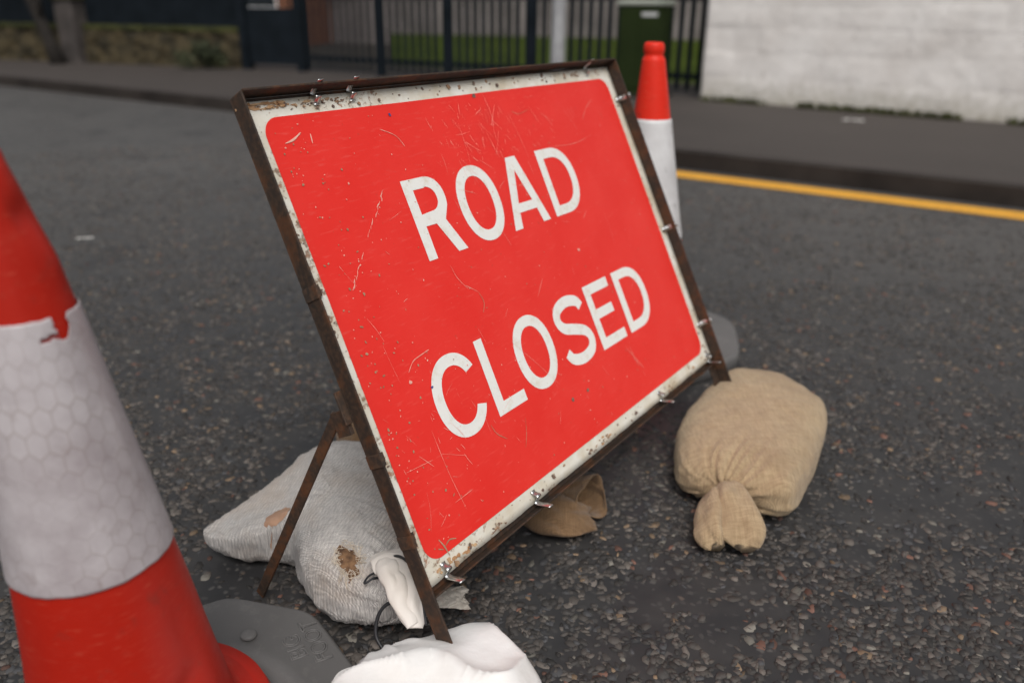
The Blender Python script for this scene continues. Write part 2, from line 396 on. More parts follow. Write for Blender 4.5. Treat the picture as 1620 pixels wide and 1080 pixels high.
# outward (away from the road) is offs(+)
test = offs(KL, 1.0)
SG = 1 if test[3][1] > KL[3][1] else -1
o = mesh('ground', [(-120, -60, -.03), (120, -60, -.03), (120, 140, -.03), (-120, 140, -.03)], [(0, 1, 2, 3)], M['soil']); tag(o, kind='structure')
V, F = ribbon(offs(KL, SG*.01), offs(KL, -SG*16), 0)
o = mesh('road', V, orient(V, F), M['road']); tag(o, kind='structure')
K0 = dense(KL, 10)
# kerb: top 0.125 wide, face to the road
kb = MB(); a0 = offs(K0, 0); a1 = offs(K0, SG*.13)
V, F = ribbon(a0, a1, .104); kb.add(V, orient(V, F))
V, F = ribbon(offs(K0, -SG*.006), a0, -.02, .104); kb.add(V, orient(V, F))
o = kb.build('kerb', M['kerb']); tag(o, kind='structure')
V, F = ribbon(a1, offs(K0, SG*3.9), .100)
o = mesh('pavement', V, orient(V, F), M['pave']); tag(o, kind='structure')
V, F = ribbon(offs(K0, SG*3.9), offs(K0, SG*4.9), .100, .11)
o = mesh('verge', V, orient(V, F), M['soil']); tag(o, kind='structure')
KYb = dense([(14, -4.2), (6.0, 1.95), (2.70, 4.30), (1.05, 5.40), (-.2, 6.31)], 12)
V, F = ribbon(offs(KYb, -SG*.13), offs(KYb, -SG*.32), .004)
o = mesh('yellow_line', V, orient(V, F), M['line']); tag(o, kind='structure')
# lawn rising slightly behind the fence
o = mesh('lawn', [(-1.72, 12.2, .085), (2.8, 9.85, .085), (22, 34, .42), (-5.2, 36, .42)], [(0, 1, 2, 3)], M['lawn']); tag(o, kind='structure')

# ---------------------------------------------------------------- stone chippings of the road surface (uncountable)
def build_chips(seed=3):
    rng = np.random.default_rng(seed)
    N = 130000
    # sample more thickly close to the camera
    dist = .55 + 6.0*rng.random(N)**1.25; ang = np.radians(rng.uniform(35, 148, N))
    x = dist*np.cos(ang); y = dist*np.sin(ang)
    # keep to the road
    L = np.array(KL); keep = np.ones(N, bool)
    kx = L[::-1, 0]; ky = L[::-1, 1]
    keep &= y < np.interp(x, kx, ky)-.10
    # patchy cover: bare binder between crowded places
    pn = np.array([nz(a*3.1, b*3.1, 2.0)+.8*nz(a*9, b*9, 5.0)+.55*nz(a*22, b*22, 9.0) for a, b in zip(x, y)])
    keep &= (pn + rng.normal(0, .32, N)) > -.20
    yl = y > np.interp(x, kx, ky)-.42
    keep &= ~yl
    x, y, dist = x[keep], y[keep], dist[keep]; n = len(x)
    K = 7
    a0 = rng.random(n)*2*PI
    th = a0[:, None] + (np.arange(K)[None]+rng.uniform(-.30, .30, (n, K)))*2*PI/K
    size = rng.lognormal(math.log(.0082), .30, n).clip(.0035, .0135)
    asp = rng.uniform(.4, .85, n); rr = size[:, None]*rng.uniform(.70, 1.15, (n, K))
    ex = rr*np.cos(th); ey = rr*np.sin(th)*asp[:, None]
    ro = rng.random(n)*PI; c, s = np.cos(ro)[:, None], np.sin(ro)[:, None]
    px = ex*c-ey*s; py = ex*s+ey*c
    tx, ty = rng.normal(0, .13, (2, n)); h = rng.uniform(.0004, .0024, n)
    top = np.stack([x[:, None]+px*.90, y[:, None]+py*.90, h[:, None]+px*tx[:, None]+py*ty[:, None]+.0004], 2)
    bot = np.stack([x[:, None]+px*1.04, y[:, None]+py*1.04, np.full((n, K), -.0015)], 2)
    V = np.concatenate([top, bot], 1).reshape(-1, 3)
    nv = 2*K
    base = (np.arange(n)*nv)[:, None]
    topf = base+np.arange(K)[None]
    k0 = np.arange(K); k1 = (k0+1) % K
    quad = np.stack([k0+K, k1+K, k1, k0], 1)
    qf = (base[:, :, None]+quad[None]).reshape(n, -1)
    loops = np.concatenate([topf, qf], 1).ravel().astype(np.int32)
    per = np.array([K]+[4]*K); tot = np.tile(per, n); start = np.concatenate([[0], np.cumsum(tot)[:-1]])
    me = bpy.data.meshes.new('road_chippings')
    me.vertices.add(len(V)); me.vertices.foreach_set('co', V.astype(np.float32).ravel())
    me.loops.add(len(loops)); me.loops.foreach_set('vertex_index', loops)
    me.polygons.add(len(tot)); me.polygons.foreach_set('loop_start', start.astype(np.int32)); me.polygons.foreach_set('loop_total', tot.astype(np.int32))
    me.update(calc_edges=True); me.validate()
    pal = np.array([(.052, .047, .044), (.072, .063, .057), (.098, .084, .074), (.064, .063, .066), (.17, .085, .062), (.24, .165, .105), (.19, .175, .15), (.14, .12, .105)])
    pr = np.array([.24, .27, .18, .12, .022, .024, .018, .125]); ci = rng.choice(len(pal), n, p=pr/pr.sum())
    cc = pal[ci]*rng.uniform(.5, 1.45, (n, 1))
    ca = np.concatenate([cc, np.ones((n, 1))], 1); ca = np.repeat(ca, nv, 0)
    at = me.color_attributes.new('tint', 'FLOAT_COLOR', 'POINT'); at.data.foreach_set('color', ca.astype(np.float32).ravel())
    me.materials.append(M['chip'])
    o = bpy.data.objects.new('road_chippings', me); col.objects.link(o)
    return tag(o, 'dark, tan and reddish stone chips bedded in the asphalt', 'stone chips', kind='stuff')
build_chips()

# ---------------------------------------------------------------- the road sign
T0 = Vector((-0.37706975, 1.18796553, 0.83329468))
EX = Vector((0.59571584, 0.85247897, -0.0014965))/1.04
DY = Vector((0.26432761, -0.23100634, -0.64818156))/0.73714
NN = Vector((0.72213441, -0.50379837, 0.4740349))
def S(x, y, z=0.0): return T0 + EX*float(x) + DY*float(y) + NN*float(z)
def yground(x, z=0.0, g=0.0):       # y at which the line reaches height g
    p = S(x, 0, z); return (g-p.z)/DY.z
X0, X1, Y0, Y1 = -.0195, 1.042, 0.0, .741
ctr = S(.52, yground(.52)); 
sign = empty('road_sign', (ctr.x, ctr.y, 0), 'red ROAD CLOSED sign in a rusty leaning steel frame on the asphalt', 'road sign')
def sbox(mb, x0, x1, y0, y1, z0, z1): return mb.obox(S(x0, y0, z0), EX*(x1-x0), DY*(y1-y0), NN*(z1-z0))
def suv(P): return [((Vector(p)-T0).dot(EX), (Vector(p)-T0).dot(DY)) for p in P]
# wobbly thin plate with slightly dented lower rim
def plate_pts():
    nx, ny = 90, 60; V = []; F = []; uv = []
    for j in range(ny+1):
        for i in range(nx+1):
            x = X0+(X1-X0)*i/nx; y = Y0+(Y1-Y0)*j/ny
            yy = y
            if j == ny: yy += .0022*nz(x*16, 3.0)+.0012*nz(x*55, 1.0)
            V.append(S(x, yy, plz(x, y)-.0005)); uv.append((x, y))
    for j in range(ny):
        for i in range(nx):
            a = j*(nx+1)+i; F.append((a, a+1, a+nx+2, a+nx+1)[::-1])
    return V, F, uv
def plz(x, y): return .0022*nz(x*2.3, y*2.3, 4.0)+.0006*nz(x*8, y*8, 1.0)
V, F, uv = plate_pts()
panel = mesh('sign_panel', V, F, M['border'], sign, True, uv)
md = panel.modifiers.new('solid', 'SOLIDIFY'); md.thickness = .002; md.offset = -1
# red face: rounded rectangle grid
def rrect(x0, x1, y0, y1, r, off, name, mat, parent):
    nx, ny = 110, 80; V = []; F = []; uv = []
    def clampc(x, y):
        # map square corners onto rounded corners
        cx = min(max(x, x0+r), x1-r); cy = min(max(y, y0+r), y1-r); dx, dy = x-cx, y-cy
        if dx and dy:
            m = max(abs(dx), abs(dy)); L = math.hypot(dx, dy); return cx+dx*m/L, cy+dy*m/L
        return x, y
    gx = np.unique(np.concatenate([np.linspace(x0, x0+r, 10), np.linspace(x0+r, x1-r, nx), np.linspace(x1-r, x1, 10)]))
    gy = np.unique(np.concatenate([np.linspace(y0, y0+r, 10), np.linspace(y0+r, y1-r, ny), np.linspace(y1-r, y1, 10)]))
    for y in gy:
        for x in gx:
            a, b = clampc(float(x), float(y)); V.append(S(a, b, plz(a, b)+off)); uv.append((a, b))
    W = len(gx)
    for j in range(len(gy)-1):
        for i in range(W-1):
            k = j*W+i; F.append((k, k+1, k+W+1, k+W)[::-1])
    return mesh(name, V, F, mat, parent, True, uv)
redf = rrect(.0085, 1.0125, .0262, .7135, .030, .0004, 'red_face', M['red'], panel)

# lettering: curve glyphs filled, then projected on the panel
def arc(cx, cy, rx, ry, a0, a1, n=20, p=2.0):
    out = []
    for i in range(n+1):
        a = math.radians(a0+(a1-a0)*i/n); c, s = math.cos(a), math.sin(a)
        out.append((cx+rx*math.copysign(abs(c)**(2/p), c), cy+ry*math.copysign(abs(s)**(2/p), s)))
    return out
st = .0218
def stroke(P, w_):
    P = np.array(P); d = np.gradient(P, axis=0); d /= np.linalg.norm(d, axis=1)[:, None]; n = np.stack([-d[:, 1], d[:, 0]], 1)
    return [tuple(p) for p in P+n*w_/2]+[tuple(p) for p in (P-n*w_/2)[::-1]]
def gR(x, w_, b, H):
    yb = .060; r = (H-yb)/2
    out = [(x, b), (x, b-H), (x+w_*.50, b-H)] + [(x+w_*.50+px, b-H+r-py) for px, py in arc(0, 0, w_*.405, r, 90, -25, 18, 2.2)]
    out += [(x+w_*.72, b-yb+.001), (x+w_, b), (x+w_*.755, b), (x+w_*.47, b-yb+.004), (x+st, b-yb+.004), (x+st, b)]
    ri = r-.0095
    hole = [(x+st, b-H+.019), (x+w_*.48, b-H+.019)] + [(x+w_*.48+px, b-H+r-py-.0005) for px, py in arc(0, 0, w_*.405-.019, ri-.0085, 90, -90, 16, 2.1)] + [(x+st, b-yb-.0165)]
    return [out, hole]
def gO(x, w_, b, H):
    cx, cy = x+w_/2, b-H/2
    return [arc(cx, cy, w_/2, H/2+.0015, 0, 360, 48, 2.15)[:-1], arc(cx, cy, w_/2-.0222, H/2-.0185, 0, 360, 48, 2.15)[:-1]]
def gA(x, w_, b, H):
    m = x+w_/2; h = .0155
    out = [(x, b), (m-h, b-H), (m+h, b-H), (x+w_, b), (x+w_-.0250, b), (x+w_-.0325, b-.030), (x+.0325, b-.030), (x+.0250, b)]
    hole = [(x+.0385, b-.0475), (m, b-H+.026), (x+w_-.0385, b-.0475)]
    return [out, hole]
def gD(x, w_, b, H):
    out = [(x, b), (x, b-H), (x+w_*.42, b-H)]+[(x+w_*.42+px, b-H/2-py) for px, py in arc(0, 0, w_*.58, H/2, 90, -90, 26, 2.2)]
    hole = [(x+st, b-.0195), (x+st, b-H+.0195), (x+w_*.40, b-H+.0195)]+[(x+w_*.40+px, b-H/2-py) for px, py in arc(0, 0, w_*.60-.0222, H/2-.0195, 90, -90, 24, 2.2)]
    return [out, hole]
def gC(x, w_, b, H):
    cx, cy = x+w_/2+.001, b-H/2
    return [arc(cx, cy, w_/2, H/2+.0015, 28, 332, 44, 2.15)+arc(cx, cy, w_/2-.0222, H/2-.0185, 327, 33, 40, 2.15)]
def gL(x, w_, b, H): return [[(x, b), (x, b-H), (x+st, b-H), (x+st, b-.0205), (x+w_, b-.0205), (x+w_, b)]]
def gE(x, w_, b, H):
    m = b-H*.53
    return [[(x, b), (x, b-H), (x+w_*.96, b-H), (x+w_*.96, b-H+.0205), (x+st, b-H+.0205), (x+st, m-.010), (x+w_*.86, m-.010), (x+w_*.86, m+.010), (x+st, m+.010), (x+st, b-.0205), (x+w_, b-.0205), (x+w_, b)]]
def gS(x, w_, b, H):
    P = [(.90, .765), (.80, .872), (.5, .925), (.205, .865), (.11, .725), (.22, .585), (.50, .505), (.79, .41), (.895, .27), (.785, .125), (.48, .073), (.19, .125), (.075, .245)]
    C_ = catmull([(x+u*w_, b-v*H) for u, v in P], 60)
    return [stroke(C_, .0216)]
H1, H2 = .1385, .1345
b1, b2 = .2958, .5812
glyph_list = [gR(.2325, .1035, b1, H1), gO(.3535, .1165, b1, H1), gA(.4815, .1225, b1, H1), gD(.627, .1175, b1, H1),
              gC(.1290, .1170, b2, H2), gL(.2605, .0825, b2, H2), gO(.3525, .1165, b2, H2), gS(.4935, .1125, b2, H2), gE(.6210, .0995, b2, H2), gD(.7395, .1155, b2, H2)]
def word(gl, nm):
    cu = bpy.data.curves.new('lettering', 'CURVE'); cu.dimensions = '2D'; cu.fill_mode = 'BOTH'
    for g in gl:
        s_ = cu.splines.new('POLY'); s_.points.add(len(g)-1)
        for i, (x, y) in enumerate(g): s_.points[i].co = (x, -y, 0, 1)
        s_.use_cyclic_u = True
    tmp = bpy.data.objects.new('tmp', cu); col.objects.link(tmp)
    dg = bpy.context.evaluated_depsgraph_get(); me = bpy.data.meshes.new_from_object(tmp.evaluated_get(dg))
    V = [(v.co.x, -v.co.y) for v in me.vertices]; F = [tuple(p.vertices) for p in me.polygons]
    bpy.data.objects.remove(tmp)
    PV = [S(x, y, plz(x, y)+.0010) for x, y in V]
    F = [f if (PV[f[1]]-PV[f[0]]).cross(PV[f[2]]-PV[f[0]]).dot(NN) > 0 else f[::-1] for f in F]
    mesh(nm, PV, F, M['letter'], panel, False, V)
for g in glyph_list: word(g, 'letter')

# scratches and chips in the paint
def strip(mb, P, wd, z=.0014, jit=0):
    wd = wd*.62; Q = catmull(P, max(4, len(P)*5)); d = np.gradient(Q, axis=0); d /= (np.linalg.norm(d, axis=1)[:, None]+1e-9)
    n = np.stack([-d[:, 1], d[:, 0]], 1); V = []; m = len(Q)
    for i in range(m):
        t_ = i/(m-1); ww = wd*(.15+.85*math.sin(PI*t_)**.5)*(1+jit*nz(i*1.7, wd*900, P[0][0]*31))
        for sg in (1, -1):
            q = Q[i]+sg*n[i]*ww/2; V.append(S(q[0], q[1], plz(q[0], q[1])+z))
    F = [(2*i, 2*i+1, 2*i+3, 2*i+2) for i in range(m-1)]
    F = [f if (V[f[1]]-V[f[0]]).cross(V[f[2]]-V[f[0]]).dot(NN) > 0 else f[::-1] for f in F]
    mb.add(V, F)
def blob(mb, x, y, rx, ry=None, rot=0, z=.0016, n=11, rg=random):
    ry = ry or rx; V = []
    for k in range(n):
        a = 2*PI*k/n; r_ = rg.uniform(.6, 1.15); u, v = rx*r_*math.cos(a), ry*r_*math.sin(a)
        X, Y = x+u*math.cos(rot)-v*math.sin(rot), y+u*math.sin(rot)+v*math.cos(rot); V.append(S(X, Y, plz(X, Y)+z))
    mb.add(V, [tuple(range(n))[::-1]] if (V[1]-V[0]).cross(V[2]-V[1]).dot(NN) < 0 else [tuple(range(n))])
rg = random.Random(11)
pale, tan, spot = MB(), MB(), MB()
bspot, btan, brust = MB(), MB(), MB()
s1 = [(.1909, .1613), (.1784, .1772), (.1483, .2032), (.1168, .2329), (.0935, .2582), (.0786, .2748), (.0596, .2949)]
for i in range(34):      # the long dotted streak
    t_ = i/33*6; k = min(int(t_), 5); u = t_-k
    x = s1[k][0]*(1-u)+s1[k+1][0]*u+rg.gauss(0, .0012); y = s1[k][1]*(1-u)+s1[k+1][1]*u+rg.gauss(0, .001)
    if rg.random() < .85: strip(pale, [(x, y), (x-.006*rg.uniform(.5, 1.3), y+.006)], rg.uniform(.0008, .0024), jit=.5)
for P, w_ in [([(.0354, .067), (.0523, .0632), (.0711, .0537)], .0045), ([(.0877, .0576), (.0852, .0732)], .003), ([(.2934, .3545), (.3183, .3728)], .0012),
              ([(.4733, .4254), (.5087, .3968)], .001), ([(.1016, .4453), (.1185, .4325), (.1382, .4288), (.1592, .4262)], .0024), ([(.5296, .0298), (.5332, .0581), (.532, .081), (.5208, .1103)], .001),
              ([(.8464, .1131), (.8789, .0895), (.9164, .0718)], .0012), ([(.7118, .6029), (.7174, .6304), (.7364, .66)], .0016), ([(.1039, .5398), (.1068, .6092), (.1154, .6776)], .0009),
              ([(.2754, .3134), (.2807, .3374), (.2976, .3625)], .001), ([(.5557, .0512), (.5212, .0926)], .001), ([(.2745, .1016), (.2619, .0811), (.2318, .0666)], .002),
              ([(.43, .113), (.4643, .1358)], .001), ([(.70, .60), (.712, .625), (.72, .65)], .0012), ([(.68, .155), (.78, .16), (.86, .15)], .0008)]:
    strip(pale, P, w_, jit=.5)
for P, w_ in [([(.3183, .3728), (.323, .3928), (.3116, .4093)], .0016), ([(.3201, .6058), (.3087, .6306), (.2939, .6513)], .0014), ([(.2314, .5837), (.2382, .6023), (.2584, .6199)], .0018),
              ([(.0409, .6883), (.0468, .7016), (.0513, .7204)], .0036), ([(.0486, .7036), (.0615, .6992), (.0753, .7044)], .0026), ([(.034, .70), (.044, .706)], .0022), ([(.60, .07), (.62, .078), (.66, .072)], .0012),
              ([(.72, .46), (.727, .47), (.735, .472)], .0014)]:
    strip(tan, P, w_, jit=.6)
def inred(x, y): return .02 < x < 1.0 and .035 < y < .70
for i in range(230):     # fine random scratches, thickest around the upper middle and lower left
    if rg.random() < .45: x, y = rg.gauss(.52, .10), rg.gauss(.10, .05)
    elif rg.random() < .4: x, y = rg.gauss(.12, .08), rg.gauss(.6, .09)
    else: x, y = rg.uniform(.03, .99), rg.uniform(.04, .70)
    a = rg.gauss(1.25, .35) if rg.random() < .6 else rg.uniform(0, PI); L = rg.expovariate(1/.016)+.003; q = (x+L*math.cos(a), y+L*math.sin(a)); md_ = ((x+q[0])/2+rg.gauss(0, L*.02), (y+q[1])/2+rg.gauss(0, L*.02))
    if inred(x, y) and inred(*q): strip(pale, [(x, y), md_, q], rg.uniform(.0003, .0009), jit=.5)
for i in range(260):
    x, y = rg.uniform(.02, .99), rg.uniform(.035, .70)
    if rg.random() < .4: x = abs(rg.gauss(0, .05))+.015
    if inred(x, y): blob(rg.choice([pale, pale, tan]), x, y, rg.uniform(.0006, .0018), rg.uniform(.0006, .0016), rg.random()*3, rg=rg)
for i in range(46):      # dull scuffs near the left edge
    x, y = .015+abs(rg.gauss(0, .05)), rg.uniform(.08, .69); 
    if inred(x, y): blob(tan, x, y, rg.uniform(.001, .0032), rg.uniform(.001, .0025), rg.random()*3, rg=rg)
for x, y, r in [(.5196, .6296, .0042), (.4661, .6287, .0042), (.5149, .0073, .005), (.5018, .0302, .005), (.0618, .0095, .0035), (.0950, .7276, .005)]: blob(spot, x, y, r, rg=rg)
blob(pale, .658, .3736, .005, .003, .3, rg=rg); blob(pale, .0984, .4597, .0035, rg=rg); blob(pale, .1238, .1427, .002, rg=rg)
# chips and rust spots along the white border
for i in range(150):
    e_ = rg.random()
    if e_ < .35: x, y = rg.uniform(-.02, 1.03), rg.uniform(.003, .022)
    elif e_ < .6: x, y = rg.uniform(-.02, 1.03), rg.uniform(.718, .738)
    elif e_ < .8: x, y = rg.uniform(-.012, .006), rg.uniform(.02, .72)
    else: x, y = rg.uniform(1.016, 1.038), rg.uniform(.02, .72)
    r = rg.expovariate(1/.0016)+.0006
    blob(rg.choice([bspot, btan]), x, y, min(r, .006), min(r, .006)*rg.uniform(.3, .9), rg.choice([0, 0, PI/2, .7]), z=.0009, rg=rg)
for x0_, w_, y_ in [(.004, .05, .010), (.07, .10, .013), (.12, .07, .012), (.50, .035, .73), (.455, .03, .731), (.145, .05, .733), (.86, .04, .011)]:
    for k in range(14): blob(rg.choice([bspot, btan]), x0_+rg.random()*w_, y_+rg.gauss(0, .003), rg.uniform(.0008, .004), rg.uniform(.0005, .0016), rg.gauss(0, .3), z=.0010, rg=rg)
for k in range(60):
    u = rg.random(); blob(brust, .0-.018+.13*u**1.5, .0035+rg.random()*.009, rg.uniform(.002, .009), rg.uniform(.0008, .0025), rg.gauss(0, .1), z=.0006, rg=rg)
for k in range(26): blob(brust, -.012+rg.gauss(0, .004), rg.choice([.37, .41, .58, .71])+rg.gauss(0, .018), rg.uniform(.0012, .004), rg.uniform(.002, .006), z=.0006, rg=rg)
for k in range(22): blob(brust, rg.choice([.03, .06, .10, .50, .95])+rg.gauss(0, .02), .730+rg.gauss(0, .003), rg.uniform(.002, .006), rg.uniform(.001, .003), z=.0006, rg=rg)
blue = MB(); blob(blue, .2668, .045, .0030, rg=rg); blob(blue, .1366, .4822, .0028, rg=rg)
join_extra(redf, [(pale, M['scr_pale']), (tan, M['scr_tan']), (spot, M['spot']), (blue, M['blue'])])
join_extra(panel, [(bspot, M['spot']), (btan, M['scr_tan']), (brust, M['rust_orange'])])

# frame: angle steel rails
def rail(name, segs, mat=M['rust']):
    mb = MB()
    for s_ in segs: sbox(mb, *s_)
    return bevel(mb.build(name, mat, sign), .0012, 2)
yL = yground(-.03); yR = yground(1.046)
rail('side_rail', [(-.0237, -.0202, -.008, yL-.004, -.0035, .0240), (-.0235, -.004, -.0078, yL-.004, -.0070, -.0037)])
rail('side_rail', [(1.0435, 1.0475, -.008, yR-.004, -.006, .026), (1.020, 1.0432, -.0078, yR-.004, -.0075, -.0035)])
rail('top_rail', [(-.0200, 1.0433, -.0105, -.0065, -.006, .026), (-.0198, 1.0430, -.0062, .016, -.0078, -.0038)])
rail('bottom_rail', [(-.0200, 1.0433, .722, .7520, -.0120, -.0082), (-.0200, 1.0433, .7522, .7555, -.0120, .0075)])
# rusty clamp bands on the left rail
for y in (.285, .5367, .6605):
    mb = MB(); sbox(mb, -.0254, -.0238, y-.010, y+.010, -.006, .0256); sbox(mb, -.0237, -.0185, y-.009, y+.009, .0242, .0256); sbox(mb, -.0200, -.0185, y-.008, y+.008, .0060, .0241); sbox(mb, -.0184, -.002, y-.007, y+.007, .0045, .0060)
    bevel(mb.build('clamp_band', M['rustband'], sign), .0015, 2)
mb = MB(); sbox(mb, -.036, -.0238, .425, .475, -.009, -.005); sbox(mb, -.0310, -.0240, .452, .49, -.040, -.009)
bevel(mb.build('hinge_bracket', M['rust2'], sign), .0012)
# spring clips
def clip(x, y, dx, dy, L=.030, wd=.011, mat='steel'):
    """wavy bent strip that grips the rail at (x,y) and points over the panel along (dx,dy)"""
    mb = MB(); n = 22; V = []; F = []
    for i in range(n+1):
        t_ = i/n; u = (t_-.30)*L; h = .0065+.0055*math.sin(t_*2*PI*1.75+.6)+ (.020*(1-t_/.22) if t_ < .22 else 0)
        for s_ in (-1, 1):
            for dz in (0, .0012):
                V.append(S(x+dx*u+s_*dy*wd/2, y+dy*u-s_*dx*wd/2, h+dz))
    for i in range(n):
        k = i*4; F += [(k, k+4, k+6, k+2), (k+1, k+3, k+7, k+5), (k, k+1, k+5, k+4), (k+2, k+6, k+7, k+3)]
    F += [(0, 2, 3, 1), (4*n, 4*n+1, 4*n+3, 4*n+2)]
    mb.add(V, F); o = mb.build('clip', M[mat], sign, True)
    return o
for x, y, dx, dy, L in [(.1202, -.004, 0, 1, .028), (.1955, -.004, 0, 1, .028), (.9351, -.002, 0, 1, .026), (1.040, .082, -1, 0, .022), (1.040, .408, -1, 0, .026), (1.040, .652, -1, 0, .022),
                        (1.018, .742, 0, -1, .030), (.7568, .742, 0, -1, .030), (.2705, .742, 0, -1, .032), (.0311, .742, 0, -1, .032)]:
    c_ = clip(x, y, dx, dy, L, mat='steel' if x != 1.040 or y > .2 else 'steel')
# rear legs, foldable flat bars
def bar(name, A, B, wd, th, mat):
    A, B = Vector(A), Vector(B); d = (B-A); u = d.normalized(); sidev = EX.copy(); sidev = (sidev-u*sidev.dot(u)).normalized(); w2 = u.cross(sidev).normalized()
    mb = MB(); mb.obox(A-sidev*th/2-w2*wd/2, sidev*th, w2*wd, d); return bevel(mb.build(name, mat, sign), .0012)
foot = Vector((-.437, 1.150, 0.004)); piv = S(-.027, .458, -.030)
bar('rear_leg', piv, foot, .018, .005, M['rust2'])
EXh = Vector((EX.x, EX.y, 0)).normalized()
bar('rear_leg', piv+EXh*1.085, foot+EXh*1.085, .018, .005, M['rust2'])

# ---------------------------------------------------------------- traffic cones
CONE_GROUP = 'traffic cones either side of the sign'
def cone_r(z): return .1385-.1285*z
def make_cone(C, lean, phi, label, near):
    root = empty('traffic_cone', (C[0], C[1], 0), label, 'traffic cone', CONE_GROUP)
    # base: chamfered square with raised disc
    n = 128; ap = .262; chf = .300; prof = [(0.0, .052), (.10, .052), (.168, .052), (.173, .050), (.182, .048), (.187, .054), (.210, .0545), (.215, .0508), (.32, .0490)]
    planes = [(math.radians(t_)+phi, d_) for t_, d_ in ((77, .309), (37.4, .278), (-10, .240 if near else .262), (-57, .278), (257, .309), (217.4, .278), (170, .240), (123, .278))]
    def outl(a):
        pw = 50 if near else 16
        return (1.02 if near else 1.05)*sum((max(math.cos(a-t_), .02)/d_)**pw for t_, d_ in planes)**(-1/pw)
    V = []; F = []
    for r, z in prof:
        for k in range(n):
            a = 2*PI*k/n; rr = min(r, outl(a)*.965); V.append((C[0]+rr*math.cos(a), C[1]+rr*math.sin(a), z))
    for s_, z in ((.98, .048), (.995, .042), (1.0, .034), (1.005, .004), (.99, .001)):
        for k in range(n):
            a = 2*PI*k/n; rr = outl(a)*s_; V.append((C[0]+rr*math.cos(a), C[1]+rr*math.sin(a), z))
    m = len(prof)+5
    for i in range(m-1):
        for k in range(n): F.append((i*n+k, (i+1)*n+k, (i+1)*n+(k+1) % n, i*n+(k+1) % n))
    base = mesh('base', V, F, M['rubber'], root, True)
    B0 = C
    if near: C = (-.4725, .792); lean = (-.018, -.058)
    # body (the near one is bent over a little at its top)
    def bend(z): return -.40*max(0, z-.66)**2 if near else 0.0
    rgc = random.Random(5 if near else 8)
    nz_, nt = 120, 160; V = []; F = []
    def cone_r(z): return (.1385-.1285*z)*(.945 if near else 1)
    def rad(z, a):
        r = cone_r(z)
        if z < .125: r = .166-(z-.070)*.3 if z < .086 else max(cone_r(z), .147-(z-.086)*1.8)
        if z > .846: r = {0: .025}.get(0)+.0035*math.sin(min(1, (z-.846)/.032)*PI)
        elif z > .834: r = cone_r(.834)+(z-.834)/.012*(.025-cone_r(.834))
        if near and .07 < z < .83:
            P = (math.cos(a)*2.2, math.sin(a)*2.2, z*7)
            r += .0016*fnz((P[0]*.7, P[1]*.7, z*5), 1.0, 2)
            # folded dents low down and one near the top
            ad = lambda c: (a-math.radians(c)+PI) % (2*PI)-PI
            for ca, cz, sa, sz, dp in ((-30, .20, .32, .022, -.006), (-22, .155, .30, .016, .005), (-12, .27, .22, .07, -.003), (-60, .13, .4, .02, -.005), (-5, .775, .5, .018, -.007), (10, .73, .4, .02, .003)):
                r += dp*math.exp(-(ad(ca)/sa)**2-((z-cz-.10*ad(ca)*(.5 if z < .4 else 0))/sz)**2)
        return r
    zs = sorted(set([.052, .070, .077, .0845, .0855, .0865, .0885, .092]+list(np.linspace(.096, .83, nz_))+[.834, .838, .842, .846, .851, .857, .864, .871, .876]))
    for z in zs:
        for k in range(nt):
            a = 2*PI*k/nt; r = rad(z, a); r = r if z > .06 else .166; V.append((C[0]+bend(z)+lean[0]*z+r*math.cos(a), C[1]+lean[1]*z+r*math.sin(a), z))
    for i in range(len(zs)-1):
        for k in range(nt): F.append((i*nt+k, i*nt+(k+1) % nt, (i+1)*nt+(k+1) % nt, (i+1)*nt+k))
    # rounded rim at the open top
    zt = zs[-1]; b0 = len(V)
    for r, z in ((.020, .879), (.014, .877), (.012, .86)):
        for k in range(nt): a = 2*PI*k/nt; V.append((C[0]+bend(z)+lean[0]*z+r*math.cos(a), C[1]+lean[1]*z+r*math.sin(a), z))
    rows = [b0-nt, b0, b0+nt, b0+2*nt]
    for p_, q_ in zip(rows[:-1], rows[1:]):
        for k in range(nt): F.append((p_+k, p_+(k+1) % nt, q_+(k+1) % nt, q_+k))
    mesh('body', V, F, M['cone' if near else 'cone_bright'], root, True)
    # sleeve
    zb, zt = (.383, .681) if near else (.345, .681); nzs, nts = (150, 720) if near else (40, 160); V = []; uv = []; F = []
    for i in range(nzs+1):
        for k in range(nts+1):
            a = 2*PI*k/nts; e0 = .0015*nz(math.cos(a)*6, math.sin(a)*6, 3) if near else .0
            z = zb+(zt-zb)*i/nzs + e0*(i == 0 or i == nzs); 
            r = max(rad(z, a), 0)+.0016+(.0006 if i not in (0, nzs) else 0)
            V.append((C[0]+bend(z)+lean[0]*z+r*math.cos(a), C[1]+lean[1]*z+r*math.sin(a), z)); uv.append((a*.10+.5, z+.5))
    poly = [(-31, .685), (-30.9, .6743), (-33, .671), (-29.5, .6688), (-31, .666), (-29, .663), (-34, .6655), (-48.7, .6622), (-49.4, .6601), (-40, .6600), (-33.9, .6604), (-27, .6575), (-20.6, .6574), (-16, .6640), (-12.7, .6699), (-14, .676), (-8.9, .685)]
    def inside(x, y):
        c = False; j = len(poly)-1
        for i in range(len(poly)):
            xi, yi = poly[i]; xj, yj = poly[j]
            if (yi > y) != (yj > y) and x < (xj-xi)*(y-yi)/(yj-yi)+xi: c = not c
            j = i
        return c
    for i in range(nzs):
        for k in range(nts):
            if near:
                a = math.degrees(2*PI*(k+.5)/nts); a = a-360 if a > 180 else a; z = zb+(zt-zb)*(i+.5)/nzs
                if z > .65 and -55 < a < 0 and inside(a+1.2*nz(z*400, a), z): continue
            q = i*(nts+1)+k; F.append((q, q+1, q+nts+2, q+nts+1))
